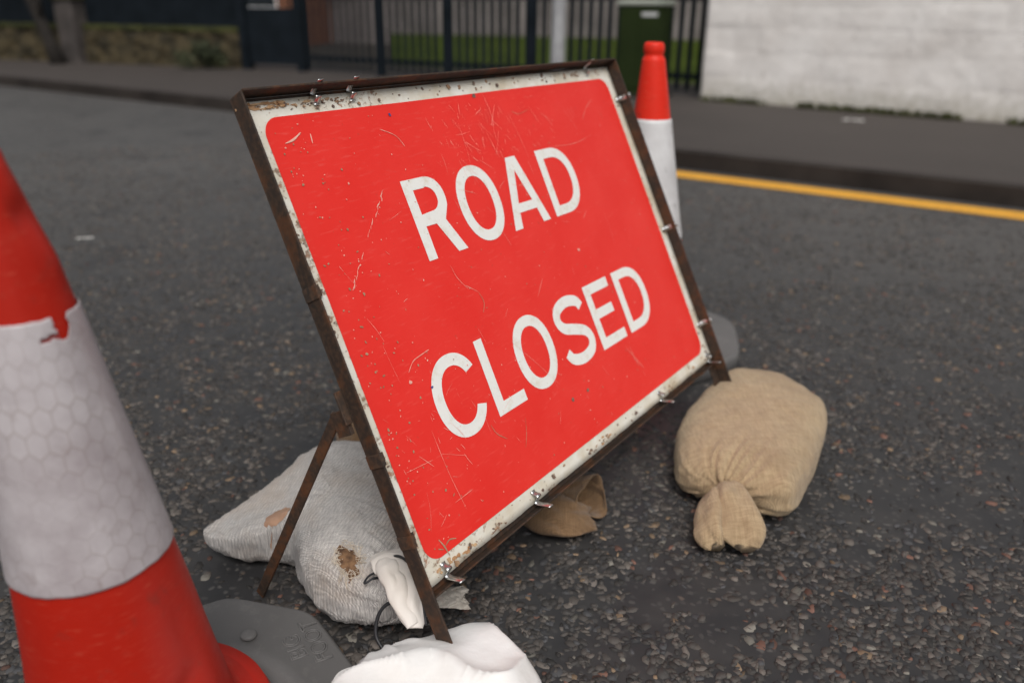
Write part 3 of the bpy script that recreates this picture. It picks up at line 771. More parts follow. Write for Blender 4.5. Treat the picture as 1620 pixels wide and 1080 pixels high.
    s_ = mesh('reflective_sleeve', V, F, M['sleeve_hex'] if near else M['sleeve'], root, True, uv)
    md = s_.modifiers.new('solid', 'SOLIDIFY'); md.thickness = .0008; md.offset = 1
    return root, base
nc, nbase = make_cone((-.454, .769), (-.037, -.020), 0.0, 'dirty red and white cone in the foreground left, white sleeve torn at its top', True)
fc, fbase = make_cone((.412, 2.325), (-.043, .004), 0.0, 'red and white cone standing behind the right edge of the sign', False)
# raised words on the near base
def base_text(txt, C, size, parent, rot, z):
    cu = bpy.data.curves.new('t', 'FONT'); cu.body = txt; cu.size = size; cu.align_x = 'CENTER'; cu.fill_mode = 'NONE'; cu.bevel_depth = .0015; cu.bevel_resolution = 1; cu.resolution_u = 4
    t_ = bpy.data.objects.new('t', cu); col.objects.link(t_)
    dg = bpy.context.evaluated_depsgraph_get(); me = bpy.data.meshes.new_from_object(t_.evaluated_get(dg))
    c, s = math.cos(rot), math.sin(rot)
    V = [(C[0]+v.co.x*c-v.co.y*s, C[1]+v.co.x*s+v.co.y*c, z+v.co.z) for v in me.vertices]; F = [tuple(p.vertices) for p in me.polygons]
    bpy.data.objects.remove(t_)
    return mesh('raised_lettering', V, F, M['rubber'], parent, True)
base_text('BIG', (-.318, .981), .036, nbase, math.radians(122), .0502)
base_text('FOOT', (-.290, .996), .036, nbase, math.radians(120), .0498)
# little round stud on the disc
mb = MB(); mb.lathe([(.0, .0575), (.010, .0575), (.0125, .0555), (.0125, .053)], (-.405, .995, 0), 24); mb.build('stud', M['rubber'], nbase, True)

# ---------------------------------------------------------------- sacks
def sack_mesh(outline, centre, H, zr, neck=None, pleat=0, npl=26, lump=.008, wr=.002, wscale=20, hfun=None, N=260, Mr=70, e1=.62, e2=.62, seed=0., rel=None, stretch=None, sag=None):
    O = catmull(outline, N, True); c = np.array(centre, float); P = []
    prm = [i/(Mr-1)*PI for i in range(Mr)]
    for ph in prm:
        rho = max(math.sin(ph), 0)**e1; cz = math.cos(ph); zz = math.copysign(abs(cz)**e2, cz)
        for k in range(N):
            xy = c+(O[k]-c)*rho
            hh = H*(hfun(xy[0], xy[1]) if hfun else 1)
            z = zr+(hh-zr)*zz if zz > 0 else zr+zr*zz*.98
            P.append((xy[0], xy[1], z))
    P = np.array(P).reshape(Mr, N, 3)
    du = np.roll(P, -1, 1)-np.roll(P, 1, 1); dv = np.gradient(P, axis=0); nrm = np.cross(dv, du); L = np.linalg.norm(nrm, axis=2, keepdims=True); nrm = nrm/np.maximum(L, 1e-9)
    if nrm[Mr//4, 0, 2] < 0: nrm = -nrm
    Q = P.copy()
    for i in range(Mr):
        for k in range(N):
            x, y, z = P[i, k]; d = lump*fnz((x*7+seed, y*7, z*7), 1, 3)
            if z > .002:
                sx_, sy_ = x, y
                if stretch is not None:
                    ca, sa, f = stretch; sx_ = (x*ca+y*sa)*f; sy_ = -x*sa+y*ca
                v = fnz((sx_*wscale+seed, sy_*wscale, z*wscale*.6), 1, 3 if wscale > 8 else 2); d += wr*(1-2*abs(v)**(.8 if wscale > 8 else .62))
            if neck is not None:
                vx, vy, vz = x-neck[0], y-neck[1], z-neck[2]; r = math.sqrt(vx*vx+vy*vy+vz*vz)
                an = math.atan2(vz*1.2+.0001, vx*neck[3]+vy*neck[4]); fall = math.exp(-(r/neck[5])**1.6)
                d += pleat*fall*(1-2.2*abs(nz(an*npl/6.3+seed, r*5, 2.0))**.7-.3)*min(1, r/.02)*(.6+.8*abs(nz(an*1.1, seed, 7)))*1.3
                d -= neck[6]*math.exp(-(r/(neck[5]*.55))**2)
            Q[i, k] = P[i, k]+nrm[i, k]*d
    Q[:, :, 2] = np.maximum(Q[:, :, 2], .001)
    V = [tuple(p) for p in Q.reshape(-1, 3)]
    F = [(i*N+k, i*N+(k+1) % N, (i+1)*N+(k+1) % N, (i+1)*N+k) for i in range(Mr-1) for k in range(N)]
    a, b = (Vector(V[F[N*10][0]]), Vector(V[F[N*10][1]])); cc = Vector(V[F[N*10][2]])
    if (b-a).cross(cc-a).z < 0: F = [f[::-1] for f in F]
    return V, F
def flow_tube(C, rx, rz, folds=5, fa=.25, nt=90, ns=44, seed=0., crum=.0, crs=60, closed=False, upv=(0, 0, 1), solid=.0015, zmin=.001):
    """draped cloth tube: centre line C, half widths rx across, rz up"""
    C = catmull(C, ns); rx = catmull([(v, 0) for v in rx], ns)[:, 0]; rz = catmull([(v, 0) for v in rz], ns)[:, 0]
    V = []; F = []; U = Vector(upv)
    for i in range(ns):
        t_ = Vector(C[min(i+1, ns-1)]-C[max(i-1, 0)]).normalized(); sd_ = t_.cross(U).normalized(); uu = sd_.cross(t_).normalized()
        for k in range(nt):
            a = 2*PI*k/nt; s_ = i/(ns-1)
            m = 1+fa*(.4+.6*s_)*math.sin(folds*a+seed+1.5*nz(s_*3, seed))+fa*.6*nz(math.cos(a)*1.6+seed, math.sin(a)*1.6, s_*2.5)
            p = Vector(C[i])+sd_*(rx[i]*m*math.cos(a))+uu*(rz[i]*m*math.sin(a))
            if i == ns-1: p += t_*(.010*nz(a*1.3, seed, 5))
            if crum: p += (sd_+uu+t_)*crum*(abs(fnz((p.x*crs, p.y*crs, p.z*crs), 1, 2))-.3)
            V.append((p.x, p.y, max(p.z, zmin)))
    F = [(i*nt+k, i*nt+(k+1) % nt, (i+1)*nt+(k+1) % nt, (i+1)*nt+k) for i in range(ns-1) for k in range(nt)]
    if closed: F.append(tuple((ns-1)*nt+k for k in range(nt)))
    F.append(tuple(range(nt))[::-1])
    return V, F
def mk(name, VF, mat, parent=None, loc=None, solid=0):
    o = mesh(name, VF[0], VF[1], mat, parent, True, loc=loc)
    if solid: md = o.modifiers.new('solid', 'SOLIDIFY'); md.thickness = solid; md.offset = 0
    return o
# 1 right burlap bag
r1 = empty('sandbag', (.56, 1.62, 0), 'full golden burlap sandbag tied at its neck, over the right foot of the sign', 'sandbag')
neck1 = (.440, 1.412, .060, .80, -.60, .085, .020)
out1 = [(.352, 1.50), (.362, 1.45), (.41, 1.405), (.48, 1.375), (.545, 1.365), (.60, 1.42), (.68, 1.56), (.742, 1.70), (.748, 1.80), (.695, 1.895), (.60, 1.932), (.54, 1.895), (.455, 1.77), (.385, 1.64)]
mk('bag', sack_mesh(out1, (.56, 1.66), .134, .056, neck1, .0130, 30, .006, .0016, 16, seed=1.3), M['burlap'], r1)
def joinvf(*L):
    V = []; F = []
    for v, f in L: o = len(V); V += v; F += [tuple(i+o for i in q) for q in f]
    return V, F
mk('tied_neck', joinvf(
    flow_tube([(.448, 1.450, .058), (.440, 1.414, .068), (.438, 1.376, .068), (.440, 1.332, .056), (.446, 1.290, .038), (.446, 1.266, .026)], [.014, .018, .030, .038, .040, .022], [.012, .016, .030, .034, .026, .012], 3, .20, seed=.6, crum=.004, crs=24, closed=True),
    flow_tube([(.448, 1.450, .058), (.433, 1.412, .062), (.411, 1.380, .056), (.394, 1.336, .044), (.387, 1.296, .032), (.390, 1.275, .022)], [.012, .016, .026, .032, .030, .018], [.012, .015, .026, .032, .026, .012], 3, .20, seed=2.9, crum=.004, crs=24, closed=True),
    flow_tube([(.446, 1.430, .062), (.438, 1.400, .070), (.428, 1.372, .062), (.424, 1.330, .048), (.423, 1.290, .030)], [.010, .014, .024, .030, .026], [.010, .012, .018, .020, .012], 3, .15, seed=1.9, crum=.004, crs=24, closed=True)), M['burlap'], r1)
tn = MB(); tn.tube([(.441+.021*math.cos(a)*.80, 1.408+.021*math.cos(a)*-.60, .068+.018*math.sin(a)) for a in np.linspace(0, 2*PI, 24)], .0022, 6); tn.build('neck_tie', M['burlap_old'], r1)
# 2 old burlap bag behind the panel
r2_ = empty('sandbag', (-.14, 1.58, 0), 'old brown burlap sandbag under the sign, its open neck below the red panel', 'sandbag')
out2 = [(-.395, 1.67), (-.375, 1.57), (-.29, 1.51), (-.15, 1.45), (-.04, 1.40), (.01, 1.41), (.03, 1.47), (-.03, 1.60), (-.12, 1.72), (-.22, 1.80), (-.33, 1.81)]
mk('bag', sack_mesh(out2, (-.17, 1.62), .125, .05, (.02, 1.42, .05, .5, .8, .12, .012), .007, 22, .006, .002, 18, N=160, Mr=44, seed=5.1), M['burlap_old'], r2_)
mk('neck_flap', flow_tube([(.000, 1.395, .022), (.035, 1.376, .030), (.075, 1.362, .036), (.115, 1.358, .036), (.152, 1.364, .028)], [.014, .030, .050, .054, .036], [.014, .022, .030, .028, .014], 3, .22, seed=3.4, crum=.010, crs=20, closed=True), M['burlap_old'], r2_, solid=0)
mk('open_neck', flow_tube([(.060, 1.430, .030), (.095, 1.425, .036), (.125, 1.412, .042), (.150, 1.396, .050), (.164, 1.384, .056)], [.016, .026, .036, .040, .043], [.014, .022, .034, .038, .040], 3, .16, seed=1.2, crum=.005, crs=26), M['burlap_old'], r2_, solid=.0025)
# 3 woven plastic sack
r3 = empty('sandbag', (-.34, 1.25, 0), 'large pale grey woven sandbag with a brown torn hole, behind the left leg', 'sandbag')
out3 = [(-.570, 1.266), (-.525, 1.232), (-.455, 1.213), (-.392, 1.205), (-.362, 1.135), (-.300, 1.062), (-.235, 1.030), (-.175, 1.032), (-.150, 1.075), (-.110, 1.15), (-.135, 1.29), (-.20, 1.42), (-.31, 1.51), (-.405, 1.485), (-.470, 1.400), (-.525, 1.325)]
def h3(x, y):
    d = math.hypot(x+.570, y-1.266); return min(1, .30+.70*min(1, d/.22))
neck3 = (-.165, 1.045, .060, .6, .75, .17, .010)
mk('bag', sack_mesh(out3, (-.32, 1.25), .145, .055, neck3, .0050, 34, .008, .0030, 17, h3, seed=9.1, stretch=(.62, .78, 2.2)), M['poly'], r3)
# hole with frayed fibres
hc = Vector((-.262, 1.070, .128))
r4 = empty('sandbag', (-.09, .78, 0), 'clean white sandbag draped over the left front foot of the sign, nearest the camera', 'sandbag')
out4 = [(-.215, .880), (-.195, .930), (-.145, .968), (-.085, .982), (-.02, .962), (.04, .905), (.085, .82), (.09, .70), (.0, .60), (-.14, .60), (-.23, .68), (-.245, .78)]
mk('bag', sack_mesh(out4, (-.08, .79), .128, .05, (-.165, .935, .085, .6, .75, .12, .006), .006, 8, .010, .020, 4.2, seed=3.7, stretch=(.5, .86, 1.6)), M['white_cloth'], r4)
mk('folded_neck', joinvf(
    flow_tube([(-.140, .945, .112), (-.144, .975, .138), (-.150, 1.012, .154), (-.158, 1.050, .160), (-.166, 1.080, .152), (-.170, 1.098, .136)], [.012, .030, .048, .056, .050, .030], [.005, .008, .009, .009, .008, .005], 2, .10, seed=.4, crum=.010, crs=17, closed=True),
    flow_tube([(-.142, .944, .118), (-.158, .968, .142), (-.176, 1.000, .158), (-.190, 1.035, .162), (-.196, 1.060, .150)], [.008, .014, .017, .016, .008], [.005, .008, .010, .009, .005], 2, .12, seed=1.7, crum=.006, crs=20, closed=True)), M['cream_cloth'], r4)
mk('hem_flap', flow_tube([(-.150, .880, .055), (-.200, .890, .050), (-.245, .900, .040), (-.282, .905, .030)], [.030, .038, .042, .040], [.020, .016, .011, .006], 2, .15, seed=1.9, closed=True), M['white_cloth'], r4)
mk('crinkled_tail', flow_tube([(-.165, 1.075, .055), (-.135, 1.085, .055), (-.105, 1.093, .050), (-.074, 1.100, .046)], [.012, .020, .024, .027], [.006, .006, .005, .004], 3, .25, seed=3.1, crum=.010, crs=55, closed=True), M['crinkle'], r3)

for o_ in (r4.children[0], r4.children[2]): o_.location.x -= .014
# surface finder on the woven sack for its marks
from mathutils.bvhtree import BVHTree
bag3 = r3.children[0]; me3 = bag3.data; b3 = wloc(r3)
bvh3 = BVHTree.FromPolygons([v.co+b3 for v in me3.vertices], [tuple(p.vertices) for p in me3.polygons])
bvh4m = r4.children[0].data; b4 = wloc(r4)
bvh4 = BVHTree.FromPolygons([v.co+b4 for v in bvh4m.vertices], [tuple(p.vertices) for p in bvh4m.polygons])
def drop(bvh, x, y, off=.001):
    h = bvh.ray_cast(Vector((x, y, 1)), Vector((0, 0, -1)))
    return (h[0]+h[1]*off, h[1]) if h[0] is not None else (Vector((x, y, .005)), Vector((0, 0, 1)))
def patch(bvh, cx, cy, rx, ry, rot, name, mat, parent, off=.0012, n=22, rings=5, ir=.25, seed=1):
    rg_ = random.Random(seed); rad_ = [rg_.uniform(1-ir, 1+ir) for _ in range(n)]; V = [drop(bvh, cx, cy, off)[0]]; F = []
    for j in range(1, rings+1):
        for k in range(n):
            a = 2*PI*k/n; u, v = rx*rad_[k]*j/rings*math.cos(a), ry*rad_[k]*j/rings*math.sin(a)
            V.append(drop(bvh, cx+u*math.cos(rot)-v*math.sin(rot), cy+u*math.sin(rot)+v*math.cos(rot), off)[0])
    F += [(0, 1+k, 1+(k+1) % n) for k in range(n)]
    for j in range(rings-1):
        for k in range(n): F.append((1+j*n+k, 1+(j+1)*n+k, 1+(j+1)*n+(k+1) % n, 1+j*n+(k+1) % n))
    return mesh(name, V, F, mat, parent, True)
patch(bvh3, -.262, 1.085, .019, .026, .5, 'torn_hole', M['hole'], r3, .0010, seed=4, ir=.35)
rf = random.Random(6); mb = MB()
for k in range(90):
    a = rf.uniform(0, 2*PI); r0 = rf.uniform(.6, 1.1); r1_ = rf.uniform(.9, 1.6)
    def q(rr, a_, off): 
        u, v = .019*rr*math.cos(a_), .026*rr*math.sin(a_); return drop(bvh3, -.262+u*math.cos(.5)-v*math.sin(.5), 1.085+u*math.sin(.5)+v*math.cos(.5), off)[0]
    a2 = a+rf.gauss(0, .5)
    mb.tube([q(r0, a, .001), q((r0+r1_)/2, (a+a2)/2, .003+.003*rf.random()), q(r1_, a2, .0015)], .0004, 4)
mb.build('frayed_fibres', M['fibre'], r3)
patch(bvh3, -.420, 1.235, .024, .020, .3, 'tape_patch', M['tape'], r3, .0012, seed=9, ir=.12)

# cords
def cordz(bvhs, pts, off=.003):
    out = []
    for x, y in pts:
        z = .004
        for b in bvhs:
            h = b.ray_cast(Vector((x, y, 1)), Vector((0, 0, -1)))
            if h[0] is not None: z = max(z, h[0].z+off)
        out.append((x, y, z))
    return out
mb = MB()
P = catmull([(-.215, 1.040, .128), (-.200, 1.052, .126), (-.186, 1.050, .160), (-.165, 1.030, .176), (-.143, 1.000, .172), (-.128, .965, .150), (-.120, .935, .130)], 40); mb.tube([tuple(p) for p in P], .0022, 8)
P = catmull([(-.215, 1.040, .128), (-.228, 1.036, .122), (-.222, 1.050, .126), (-.205, 1.058, .128), (-.196, 1.044, .130)], 30); mb.tube([tuple(p) for p in P], .0018, 8)
o = mb.build('cord', M['cord'], None, True, loc=(-.17, 1.0, .13)); tag(o, 'black cord looped over the white folded neck left of the sign leg', 'cord')
mb = MB()
P = catmull([(-.168, 1.000, .120), (-.190, 1.000, .110), (-.202, .992, .092), (-.203, .978, .070), (-.190, .965, .055), (-.180, .960, .050)], 40); mb.tube([tuple(p) for p in P], .0030, 8)
o = mb.build('cord', M['cord'], None, True, loc=(-.19, .98, .08)); tag(o, 'thick black cord loop between the grey sack and the white bag', 'cord')
mb = MB()
P = catmull([(-.11, 1.05, .01), (-.085, 1.078, .004), (-.060, 1.070, .004), (-.035, 1.062, .005), (-.003, 1.044, .004), (.018, 1.013, .004), (.033, .980, .005), (.036, .945, .004), (.036, .90, .004)], 70); mb.tube([tuple(p) for p in P], .0014, 6)
o = mb.build('cord', M['cord'], None, True, loc=(.0, 1.03, 0)); tag(o, 'thin black cord trailing on the asphalt right of the white bag', 'cord')

# ---------------------------------------------------------------- background
# white wall
WA, WB = Vector((1.93, 8.80, 0)), Vector((10.0, 2.60, 0)); wd_ = (WB-WA).normalized(); wn_ = Vector((-wd_.y, wd_.x, 0))
def wall_mesh():
    nx, ny = 330, 90; V = []; F = []; rr = random.Random(2)
    L = (WB-WA).length; H = 2.3
    # rough courses of stone under paint
    courses = []; z = 0
    while z < H: h = rr.uniform(.16, .26); courses.append((z, z+h, [rr.uniform(.0, 3) for _ in range(3)])); z += h
    for j in range(ny+1):
        for i in range(nx+1):
            u = L*i/nx; z = H*j/ny
            for ci, (a, b, s_) in enumerate(courses):
                if a <= z <= b: break
            edge = min(z-a, b-z); bw = .45; off = (ci*.37) % 1*bw; um = ((u+off) % bw); be = min(um, bw-um)
            k = int((u+off)/bw); sd__ = .006*nz(k*3.1, ci*2.7, 1)
            d = sd__-.0045*math.exp(-(edge/.018)**2)*(0.6+.7*nz(u*1.3, z, 3))-.003*math.exp(-(be/.015)**2)+.008*fnz((u*3, z*3, 0), 1, 3)
            p = WA+wd_*u-wn_*d; V.append((p.x, p.y, z+.08))
    for j in range(ny):
        for i in range(nx):
            a = j*(nx+1)+i; F.append((a, a+1, a+nx+2, a+nx+1))
    n0 = len(V)
    # back, top, ends
    for i, j in ((0, 0), (nx, 0), (nx, ny), (0, ny)):
        p = WA+wd_*(L*i/nx)+wn_*.35; V.append((p.x, p.y, H*j/ny+.08))
    F.append((n0, n0+3, n0+2, n0+1))
    c0, c1, c2, c3 = 0, nx, ny*(nx+1)+nx, ny*(nx+1)
    left = [j*(nx+1) for j in range(ny+1)]; F.append(tuple(left)+(n0+3, n0))
    right = [j*(nx+1)+nx for j in range(ny+1)][::-1]; F.append(tuple(right)+(n0+1, n0+2))
    top = [ny*(nx+1)+i for i in range(nx+1)]; F.append(tuple(top)+(n0+2, n0+3))
    return V, F
V, F = wall_mesh(); o = mesh('white_wall', V, F, M['wall'], None, False, loc=(WA.x, WA.y, 0)); tag(o, 'white painted rough masonry wall beside the pavement', 'wall')
o.data.polygons.foreach_set('use_smooth', [True]*330*90+[False]*4)
# weeds and moss along the wall foot
rw = random.Random(4); mb = MB()
for k in range(3200):
    u = rw.random()**.8*7.5; dz = rw.random(); p = WA+wd_*u-wn_*(.03+.10*rw.random()**2)
    if nz(u*1.7, 4) < -.30+.25*rw.random(): continue
    h = rw.uniform(.012, .06); a = rw.uniform(0, PI); w_ = rw.uniform(.006, .022)
    q = Vector((math.cos(a)*w_, math.sin(a)*w_, 0)); b = Vector((p.x, p.y, .10)); t_ = b+Vector((rw.gauss(0, .015), rw.gauss(0, .015), h))
    mb.add([b-q, b+q, t_+q*.4, t_-q*.4], [(0, 1, 2, 3)])
o = mb.build('weeds', M['moss']); tag(o, 'moss and small weeds along the foot of the white wall', 'weeds', kind='stuff')

# fence line
FA, FB = Vector((-2.95, 12.02, .10)), Vector((2.6, 8.86, .10)); fd = (FB-FA).normalized(); fn = Vector((-fd.y, fd.x, 0)); FL = (FB-FA).length
def fbox(mb, O, D, N_, u0, u1, n0, n1, z0, z1): return mb.obox(O+D*u0+N_*n0+Vector((0, 0, z0)), D*(u1-u0), N_*(n1-n0), Vector((0, 0, z1-z0)))
rail_f = empty('railing_fence', FA, 'dark blue picket railing between the gate and the white wall, grass behind it', 'fence')
posts = [1.35, 2.42, 3.60, 4.95, FL-.08]
for u in posts:
    mb = MB(); fbox(mb, FA, fd, fn, u-.05, u+.05, -.05, .05, -.05, 1.75); mb.build('post', M['fencepaint'], rail_f)
for z in (.16, .95, 1.6):
    mb = MB(); fbox(mb, FA, fd, fn, .06, FL-.02, -.022, .022, z, z+.06); mb.build('rail', M['fencepaint'], rail_f)
k = 0; u = .14; pm = None
while u < FL-.1:
    if min(abs(u-p) for p in posts) > .07:
        mb = MB(); b_ = FA+fd*u
        fbox(mb, b_, fd, fn, -.031, .031, -.045, -.024, .05, 1.72)
        o = mb.build('picket', M['fencepaint'], rail_f); k += 1
    u += .118
# gate at the left end of the railings
GA, GB = Vector((-3.86, 12.36, .10)), Vector((-2.98, 12.04, .10)); gd = (GB-GA).normalized(); gn = Vector((-gd.y, gd.x, 0)); GL = (GB-GA).length
gate = empty('gate', GA, 'dark solid-bottomed pedestrian gate between two posts left of the railings', 'gate')
for u in (0, GL):
    mb = MB(); fbox(mb, GA, gd, gn, u-.06, u+.06, -.06, .06, -.05, 1.8); mb.build('gate_post', M['fencepaint'], gate)
mb = MB(); fbox(mb, GA, gd, gn, .07, GL-.07, -.015, .015, .08, .83); mb.build('lower_panel', M['fencepaint'], gate)
u = .10
while u < GL-.08:
    mb = MB(); fbox(mb, GA, gd, gn, u, u+.04, -.012, .012, .84, 1.7); mb.build('picket', M['fencepaint'], gate); u += .105
# low stone wall, with board fence on it
LA, LB = Vector((-9.6, 14.35, .0)), Vector((-3.95, 12.42, .0)); ld = (LB-LA).normalized(); ln = Vector((-ld.y, ld.x, 0)); LL = (LB-LA).length
def rough_box(O, D, N_, L, T, z0, z1, name, mat, amp=.02, parent=None, nx=120, ny=14):
    V = []; F = []
    ring = [(0, z0), (0, z1), (T, z1), (T, z0)]
    prof = [(0, z0+(z1-z0)*j/ny) for j in range(ny+1)]+[(T*j/4, z1) for j in range(1, 5)]+[(T, z1-(z1-z0)*j/4) for j in range(1, 5)]
    for i in range(nx+1):
        for (n_, z) in prof:
            p = O+D*(L*i/nx)+N_*n_; d = amp*fnz((p.x*4, p.y*4, z*5), 1, 3); V.append(p+Vector((0, 0, z))-N_*d*(1 if n_ < T/2 else -1))
    m = len(prof)
    for i in range(nx):
        for j in range(m-1): a = i*m+j; F.append((a, a+m, a+m+1, a+1))
    F.append(tuple(range(m))); F.append(tuple(nx*m+j for j in range(m))[::-1])
    return mesh(name, V, F, mat, parent, False, loc=None if parent else (O.x, O.y, 0))
lw = empty('stone_wall', (LA.x, LA.y, 0), 'low mossy rubble stone wall at far left, under the dark board fence', 'wall')
rough_box(LA, ld, ln, LL, .30, .0, .60, 'masonry', M['stone'], .05, lw)
rough_box(LA-ln*.02, ld, ln, LL, .34, .602, .665, 'coping', M['moss'], .02, lw)
bf = empty('board_fence', (LA.x, LA.y, .66), 'dark close-boarded fence standing on the low stone wall', 'fence')
mb = MB()
u = 0.02
while u < LL-.05:
    fbox(mb, LA+Vector((0, 0, 0)), ld, ln, u, u+.112, .10+.004*(int(u*50) % 3), .125, .668, 1.75); u += .118
mb.build('boards', M['fencepaint'], bf)
for z in (.80, 1.55):
    mb = MB(); fbox(mb, LA, ld, ln, 0, LL, .13, .18, z, z+.08); mb.build('rail', M['fencepaint'], bf)
# stone pillar
PC = LA+ld*2.95
pl_ = empty('stone_pillar', (PC.x, PC.y, 0), 'grey stone pillar in the low wall behind the leaning trunk', 'pillar')
rough_box(PC-ld*.16-ln*.16, ld, ln, .34, .42, .05, 1.02, 'shaft', M['pillar'], .012, pl_, 8, 12)
rough_box(PC-ld*.20-ln*.20, ld, ln, .42, .50, 1.022, 1.12, 'cap', M['moss'], .012, pl_, 8, 4)
# leaning trunk
TB = PC-ln*.38-ld*.02
tr = empty('tree', (TB.x, TB.y, .1), 'dark leaning forked trunk in front of the low stone wall, leaves above', 'tree')
mb = MB(); pts = [TB+Vector((0, 0, .05)), TB-ld*.08+Vector((0, 0, .35)), TB-ld*.20+Vector((0, 0, .7)), TB-ld*.33+Vector((0, 0, 1.0)), TB-ld*.42+Vector((0, 0, 1.5)), TB-ld*.5+Vector((0, 0, 2.4))]
mb.tube(pts, [.13, .10, .085, .075, .065, .03], 10); mb.tube([pts[2], pts[2]+ld*.03+Vector((0, 0, .35)), pts[2]+ld*.12+Vector((0, 0, 1.2)), pts[2]+ld*.3+Vector((0, 0, 2.0))], [.07, .045, .04, .02], 8)
mb.build('trunk', M['bark'], tr, True)
def leaves(C, R, n, size, seed, mb):
    rr = random.Random(seed)
    cl = [(Vector((rr.gauss(0, .5), rr.gauss(0, .5), rr.gauss(0, .45))), rr.uniform(.2, .5)) for _ in range(14)]
    for _ in range(n):
        c, s_ = rr.choice(cl); p = Vector((rr.gauss(0, s_), rr.gauss(0, s_), rr.gauss(0, s_)))*.6+c
        p = Vector((p.x*R[0], p.y*R[1], p.z*R[2]))+C
        if p.z < .02: continue
        a = Vector((rr.gauss(0, 1), rr.gauss(0, 1), rr.gauss(0, 1))).normalized(); b = a.orthogonal().normalized(); z = size*rr.uniform(.6, 1.3)
        mb.add([p-a*z, p+b*z*.45, p+a*z, p-b*z*.45], [(0, 1, 2, 3)])
M['leaf'] = m_noise('dark leaves', (.018, .024, .010), (.045, .055, .02), 6, .8, 0)
mb = MB(); leaves(TB+Vector((-.3, .1, 3.4)), (.9, .9, .8), 2600, .05, 3, mb); mb.build('crown', M['leaf'], tr)
# bush
BC = LB-ld*.45-ln*.22
bs = empty('bush', (BC.x, BC.y, .1), 'small dark bush against the right end of the low stone wall', 'bush')
mb = MB(); leaves(Vector((BC.x, BC.y, .30)), (.30, .22, .24), 1800, .026, 7, mb); mb.build('foliage', M['leaf'], bs)
mb = MB()
for k in range(7):
    a = k*.9; mb.tube([(BC.x, BC.y, .08), (BC.x+.12*math.cos(a), BC.y+.1*math.sin(a), .3), (BC.x+.2*math.cos(a), BC.y+.16*math.sin(a), .5)], [.012, .008, .004], 5)
mb.build('stem', M['bark'], bs)
# lamp post
LP = Vector((.497, 10.0, .10))
lp = empty('lamp_post', LP, 'pale galvanised post standing on the pavement in front of the railings', 'post')
mb = MB(); mb.lathe([(.085, 0), (.085, .50), (.078, .56), (.078, 2.6), (.05, 4.6), (.0, 4.6)], LP, 20); mb.build('column', M['galv'], lp, True)
mb = MB(); mb.lathe([(.14, -.01), (.14, .015), (.09, .02)], LP, 20); mb.build('base_plate', M['galv'], lp)
mb = MB(); mb.tube([LP+Vector((0, 0, 4.5)), LP+Vector((-.1, -.2, 4.8)), LP+Vector((-.4, -.8, 4.95))], .03, 8); mb.build('arm', M['galv'], lp, True)
mb = MB(); mb.box((LP.x-.55, LP.y-1.25, 4.93), (LP.x-.30, LP.y-.75, 5.06)); bevel(mb.build('lamp_head', M['galv'], lp), .03)
# cabinet
CA = Vector((1.07, 9.02, .10)); cd = fd.copy(); cn = fn.copy()
cb = empty('utility_cabinet', CA, 'dark green street cabinet, pale reflection painted on its lid, in front of the railings', 'cabinet')
cw, ch, cdp = .46, .895, .30
mb = MB(); fbox(mb, CA, cd, cn, 0, cw, 0, cdp, -.02, ch); bevel(mb.build('body', M['green'], cb), .01)
mb = MB(); fbox(mb, CA, cd, cn, -.02, cw+.02, -.02, cdp+.02, ch+.002, ch+.055); bevel(mb.build('lid', M['greenlid'], cb), .012)
for u0, u1 in ((.02, cw/2-.005), (cw/2+.005, cw-.02)):
    mb = MB(); fbox(mb, CA, cd, cn, u0, u1, -.010, -.001, .10, ch-.03); d_ = bevel(mb.build('door', M['green'], cb), .004)
mb = MB(); fbox(mb, CA, cd, cn, .25, .42, -.0125, -.0105, .795, .83); mb.build('label_plate', M['whitemark'], cb)
mb = MB(); fbox(mb, CA, cd, cn, -.05, cw+.05, -.05, cdp+.05, -.02, .03); mb.build('plinth', M['kerb'], cb)

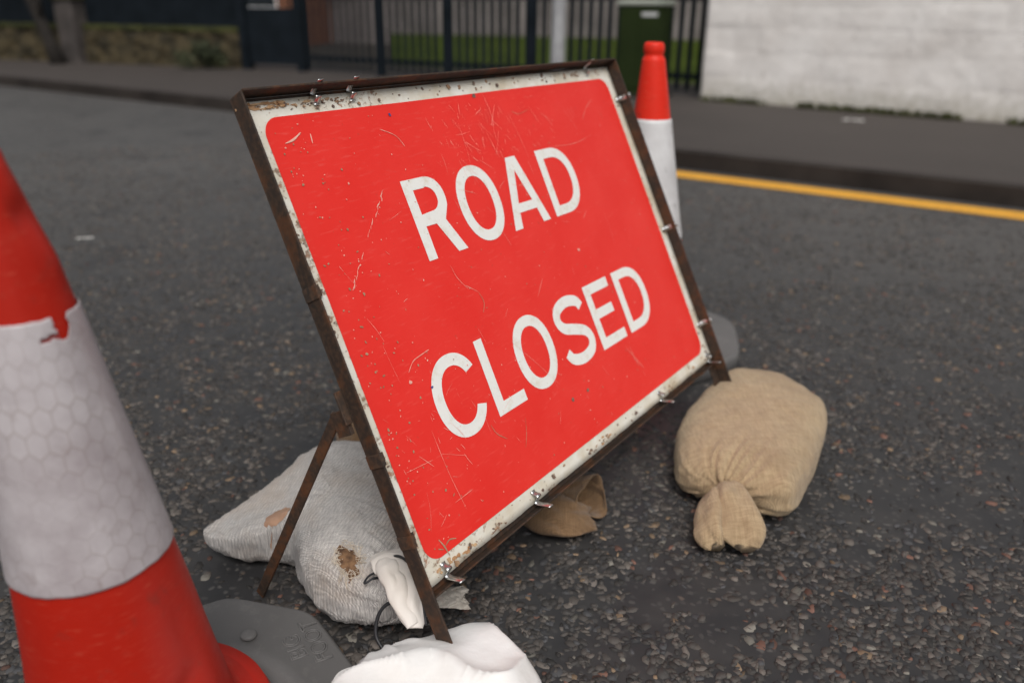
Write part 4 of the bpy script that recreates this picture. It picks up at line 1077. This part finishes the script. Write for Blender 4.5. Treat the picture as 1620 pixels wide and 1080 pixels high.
# buildings beyond
def house(name, O, D, N_, L, T, H, wallm, label, cat, wins, roof=True):
    r = empty(name, O, label, cat); mb = MB(); fbox(mb, O, D, N_, 0, L, 0, T, -.3, H); mb.build('wall', wallm, r)
    for (u, z, w_, h) in wins:
        mb = MB()
        for a in ((u, u+.09, z, z+h), (u+w_-.09, u+w_, z, z+h), (u+.09, u+w_-.09, z, z+.10), (u+.09, u+w_-.09, z+h-.09, z+h), (u+.09, u+w_-.09, z+h/2-.03, z+h/2+.03)): fbox(mb, O, D, N_, a[0], a[1], -.05, -.002, a[2], a[3])
        fbox(mb, O, D, N_, u-.08, u+w_+.08, -.12, -.002, z-.12, z-.003)
        wf = mb.build('window', M['frame_white'], r)
        mb = MB(); fbox(mb, O, D, N_, u+.09, u+w_-.09, -.02, -.003, z+.10, z+h-.09); mb.build('pane', M['glass'], wf)
    if roof:
        mb = MB(); P = lambda u, n, z: O+D*u+N_*n+Vector((0, 0, z))
        mb.add([P(-.3, -.3, H), P(L+.3, -.3, H), P(L+.3, T+.3, H), P(-.3, T+.3, H), P(-.3, T/2, H+1.5), P(L+.3, T/2, H+1.5)], [(0, 1, 5, 4), (2, 3, 4, 5), (1, 2, 5), (3, 0, 4), (3, 2, 1, 0)])
        mb.build('roof', M['slate'], r)
    return r
house('stone_house', Vector((-7.6, 25.5, .2)), Vector((.97, -.24, 0)).normalized(), Vector((.24, .97, 0)).normalized(), 17, 7, 3.3, M['bldg'],
      'grey-pink stone house seen through the railings beyond the lawn', 'house', [(2.0, 1.3, 1.1, 1.5), (5.0, 1.3, 1.1, 1.5), (8.5, 1.3, 1.1, 1.5), (12, 1.3, 1.1, 1.5)])
house('brick_house', Vector((-9.6, 22.0, .2)), Vector((1, -.10, 0)).normalized(), Vector((.10, 1, 0)).normalized(), 4.0, 6, 3.2, M['brick'],
      'orange brick house with white window frames glimpsed above the gate', 'house', [(2.75, .62, 1.0, 1.3)])
house('white_cottage', Vector((-15.8, 24, .2)), Vector((1, -.10, 0)).normalized(), Vector((.10, 1, 0)).normalized(), 5.5, 6, 3.2, M['pillar'],
      'grey cottage with a pale window at the far left behind the pillar', 'house', [(3.3, .72, .9, 1.3)])
# litter
def scrap(C, a, L, W_, label, seed):
    rr = random.Random(seed); V = []; F = []; nx, ny = 8, 4
    for j in range(ny+1):
        for i in range(nx+1):
            u, v = (i/nx-.5)*L, (j/ny-.5)*W_*(1+.3*rr.uniform(-1, 1)); V.append((C[0]+u*math.cos(a)-v*math.sin(a), C[1]+u*math.sin(a)+v*math.cos(a), C[2]+.004+.35*W_*abs(nz(i*.9+seed, j*1.1))))
    for j in range(ny):
        for i in range(nx): q = j*(nx+1)+i; F.append((q, q+1, q+nx+2, q+nx+1))
    o = mesh('litter', V, F, M['litter'], None, True, loc=C); tag(o, label, 'litter')
    md = o.modifiers.new('solid', 'SOLIDIFY'); md.thickness = .0008
scrap((2.88, 7.12, .10), -.35, .17, .05, 'crumpled pale scrap of litter on the pavement before the white wall', 1)
scrap((-1.885, 3.475, .0), .3, .07, .014, 'small white sliver of litter lying on the road, above the near cone', 2)
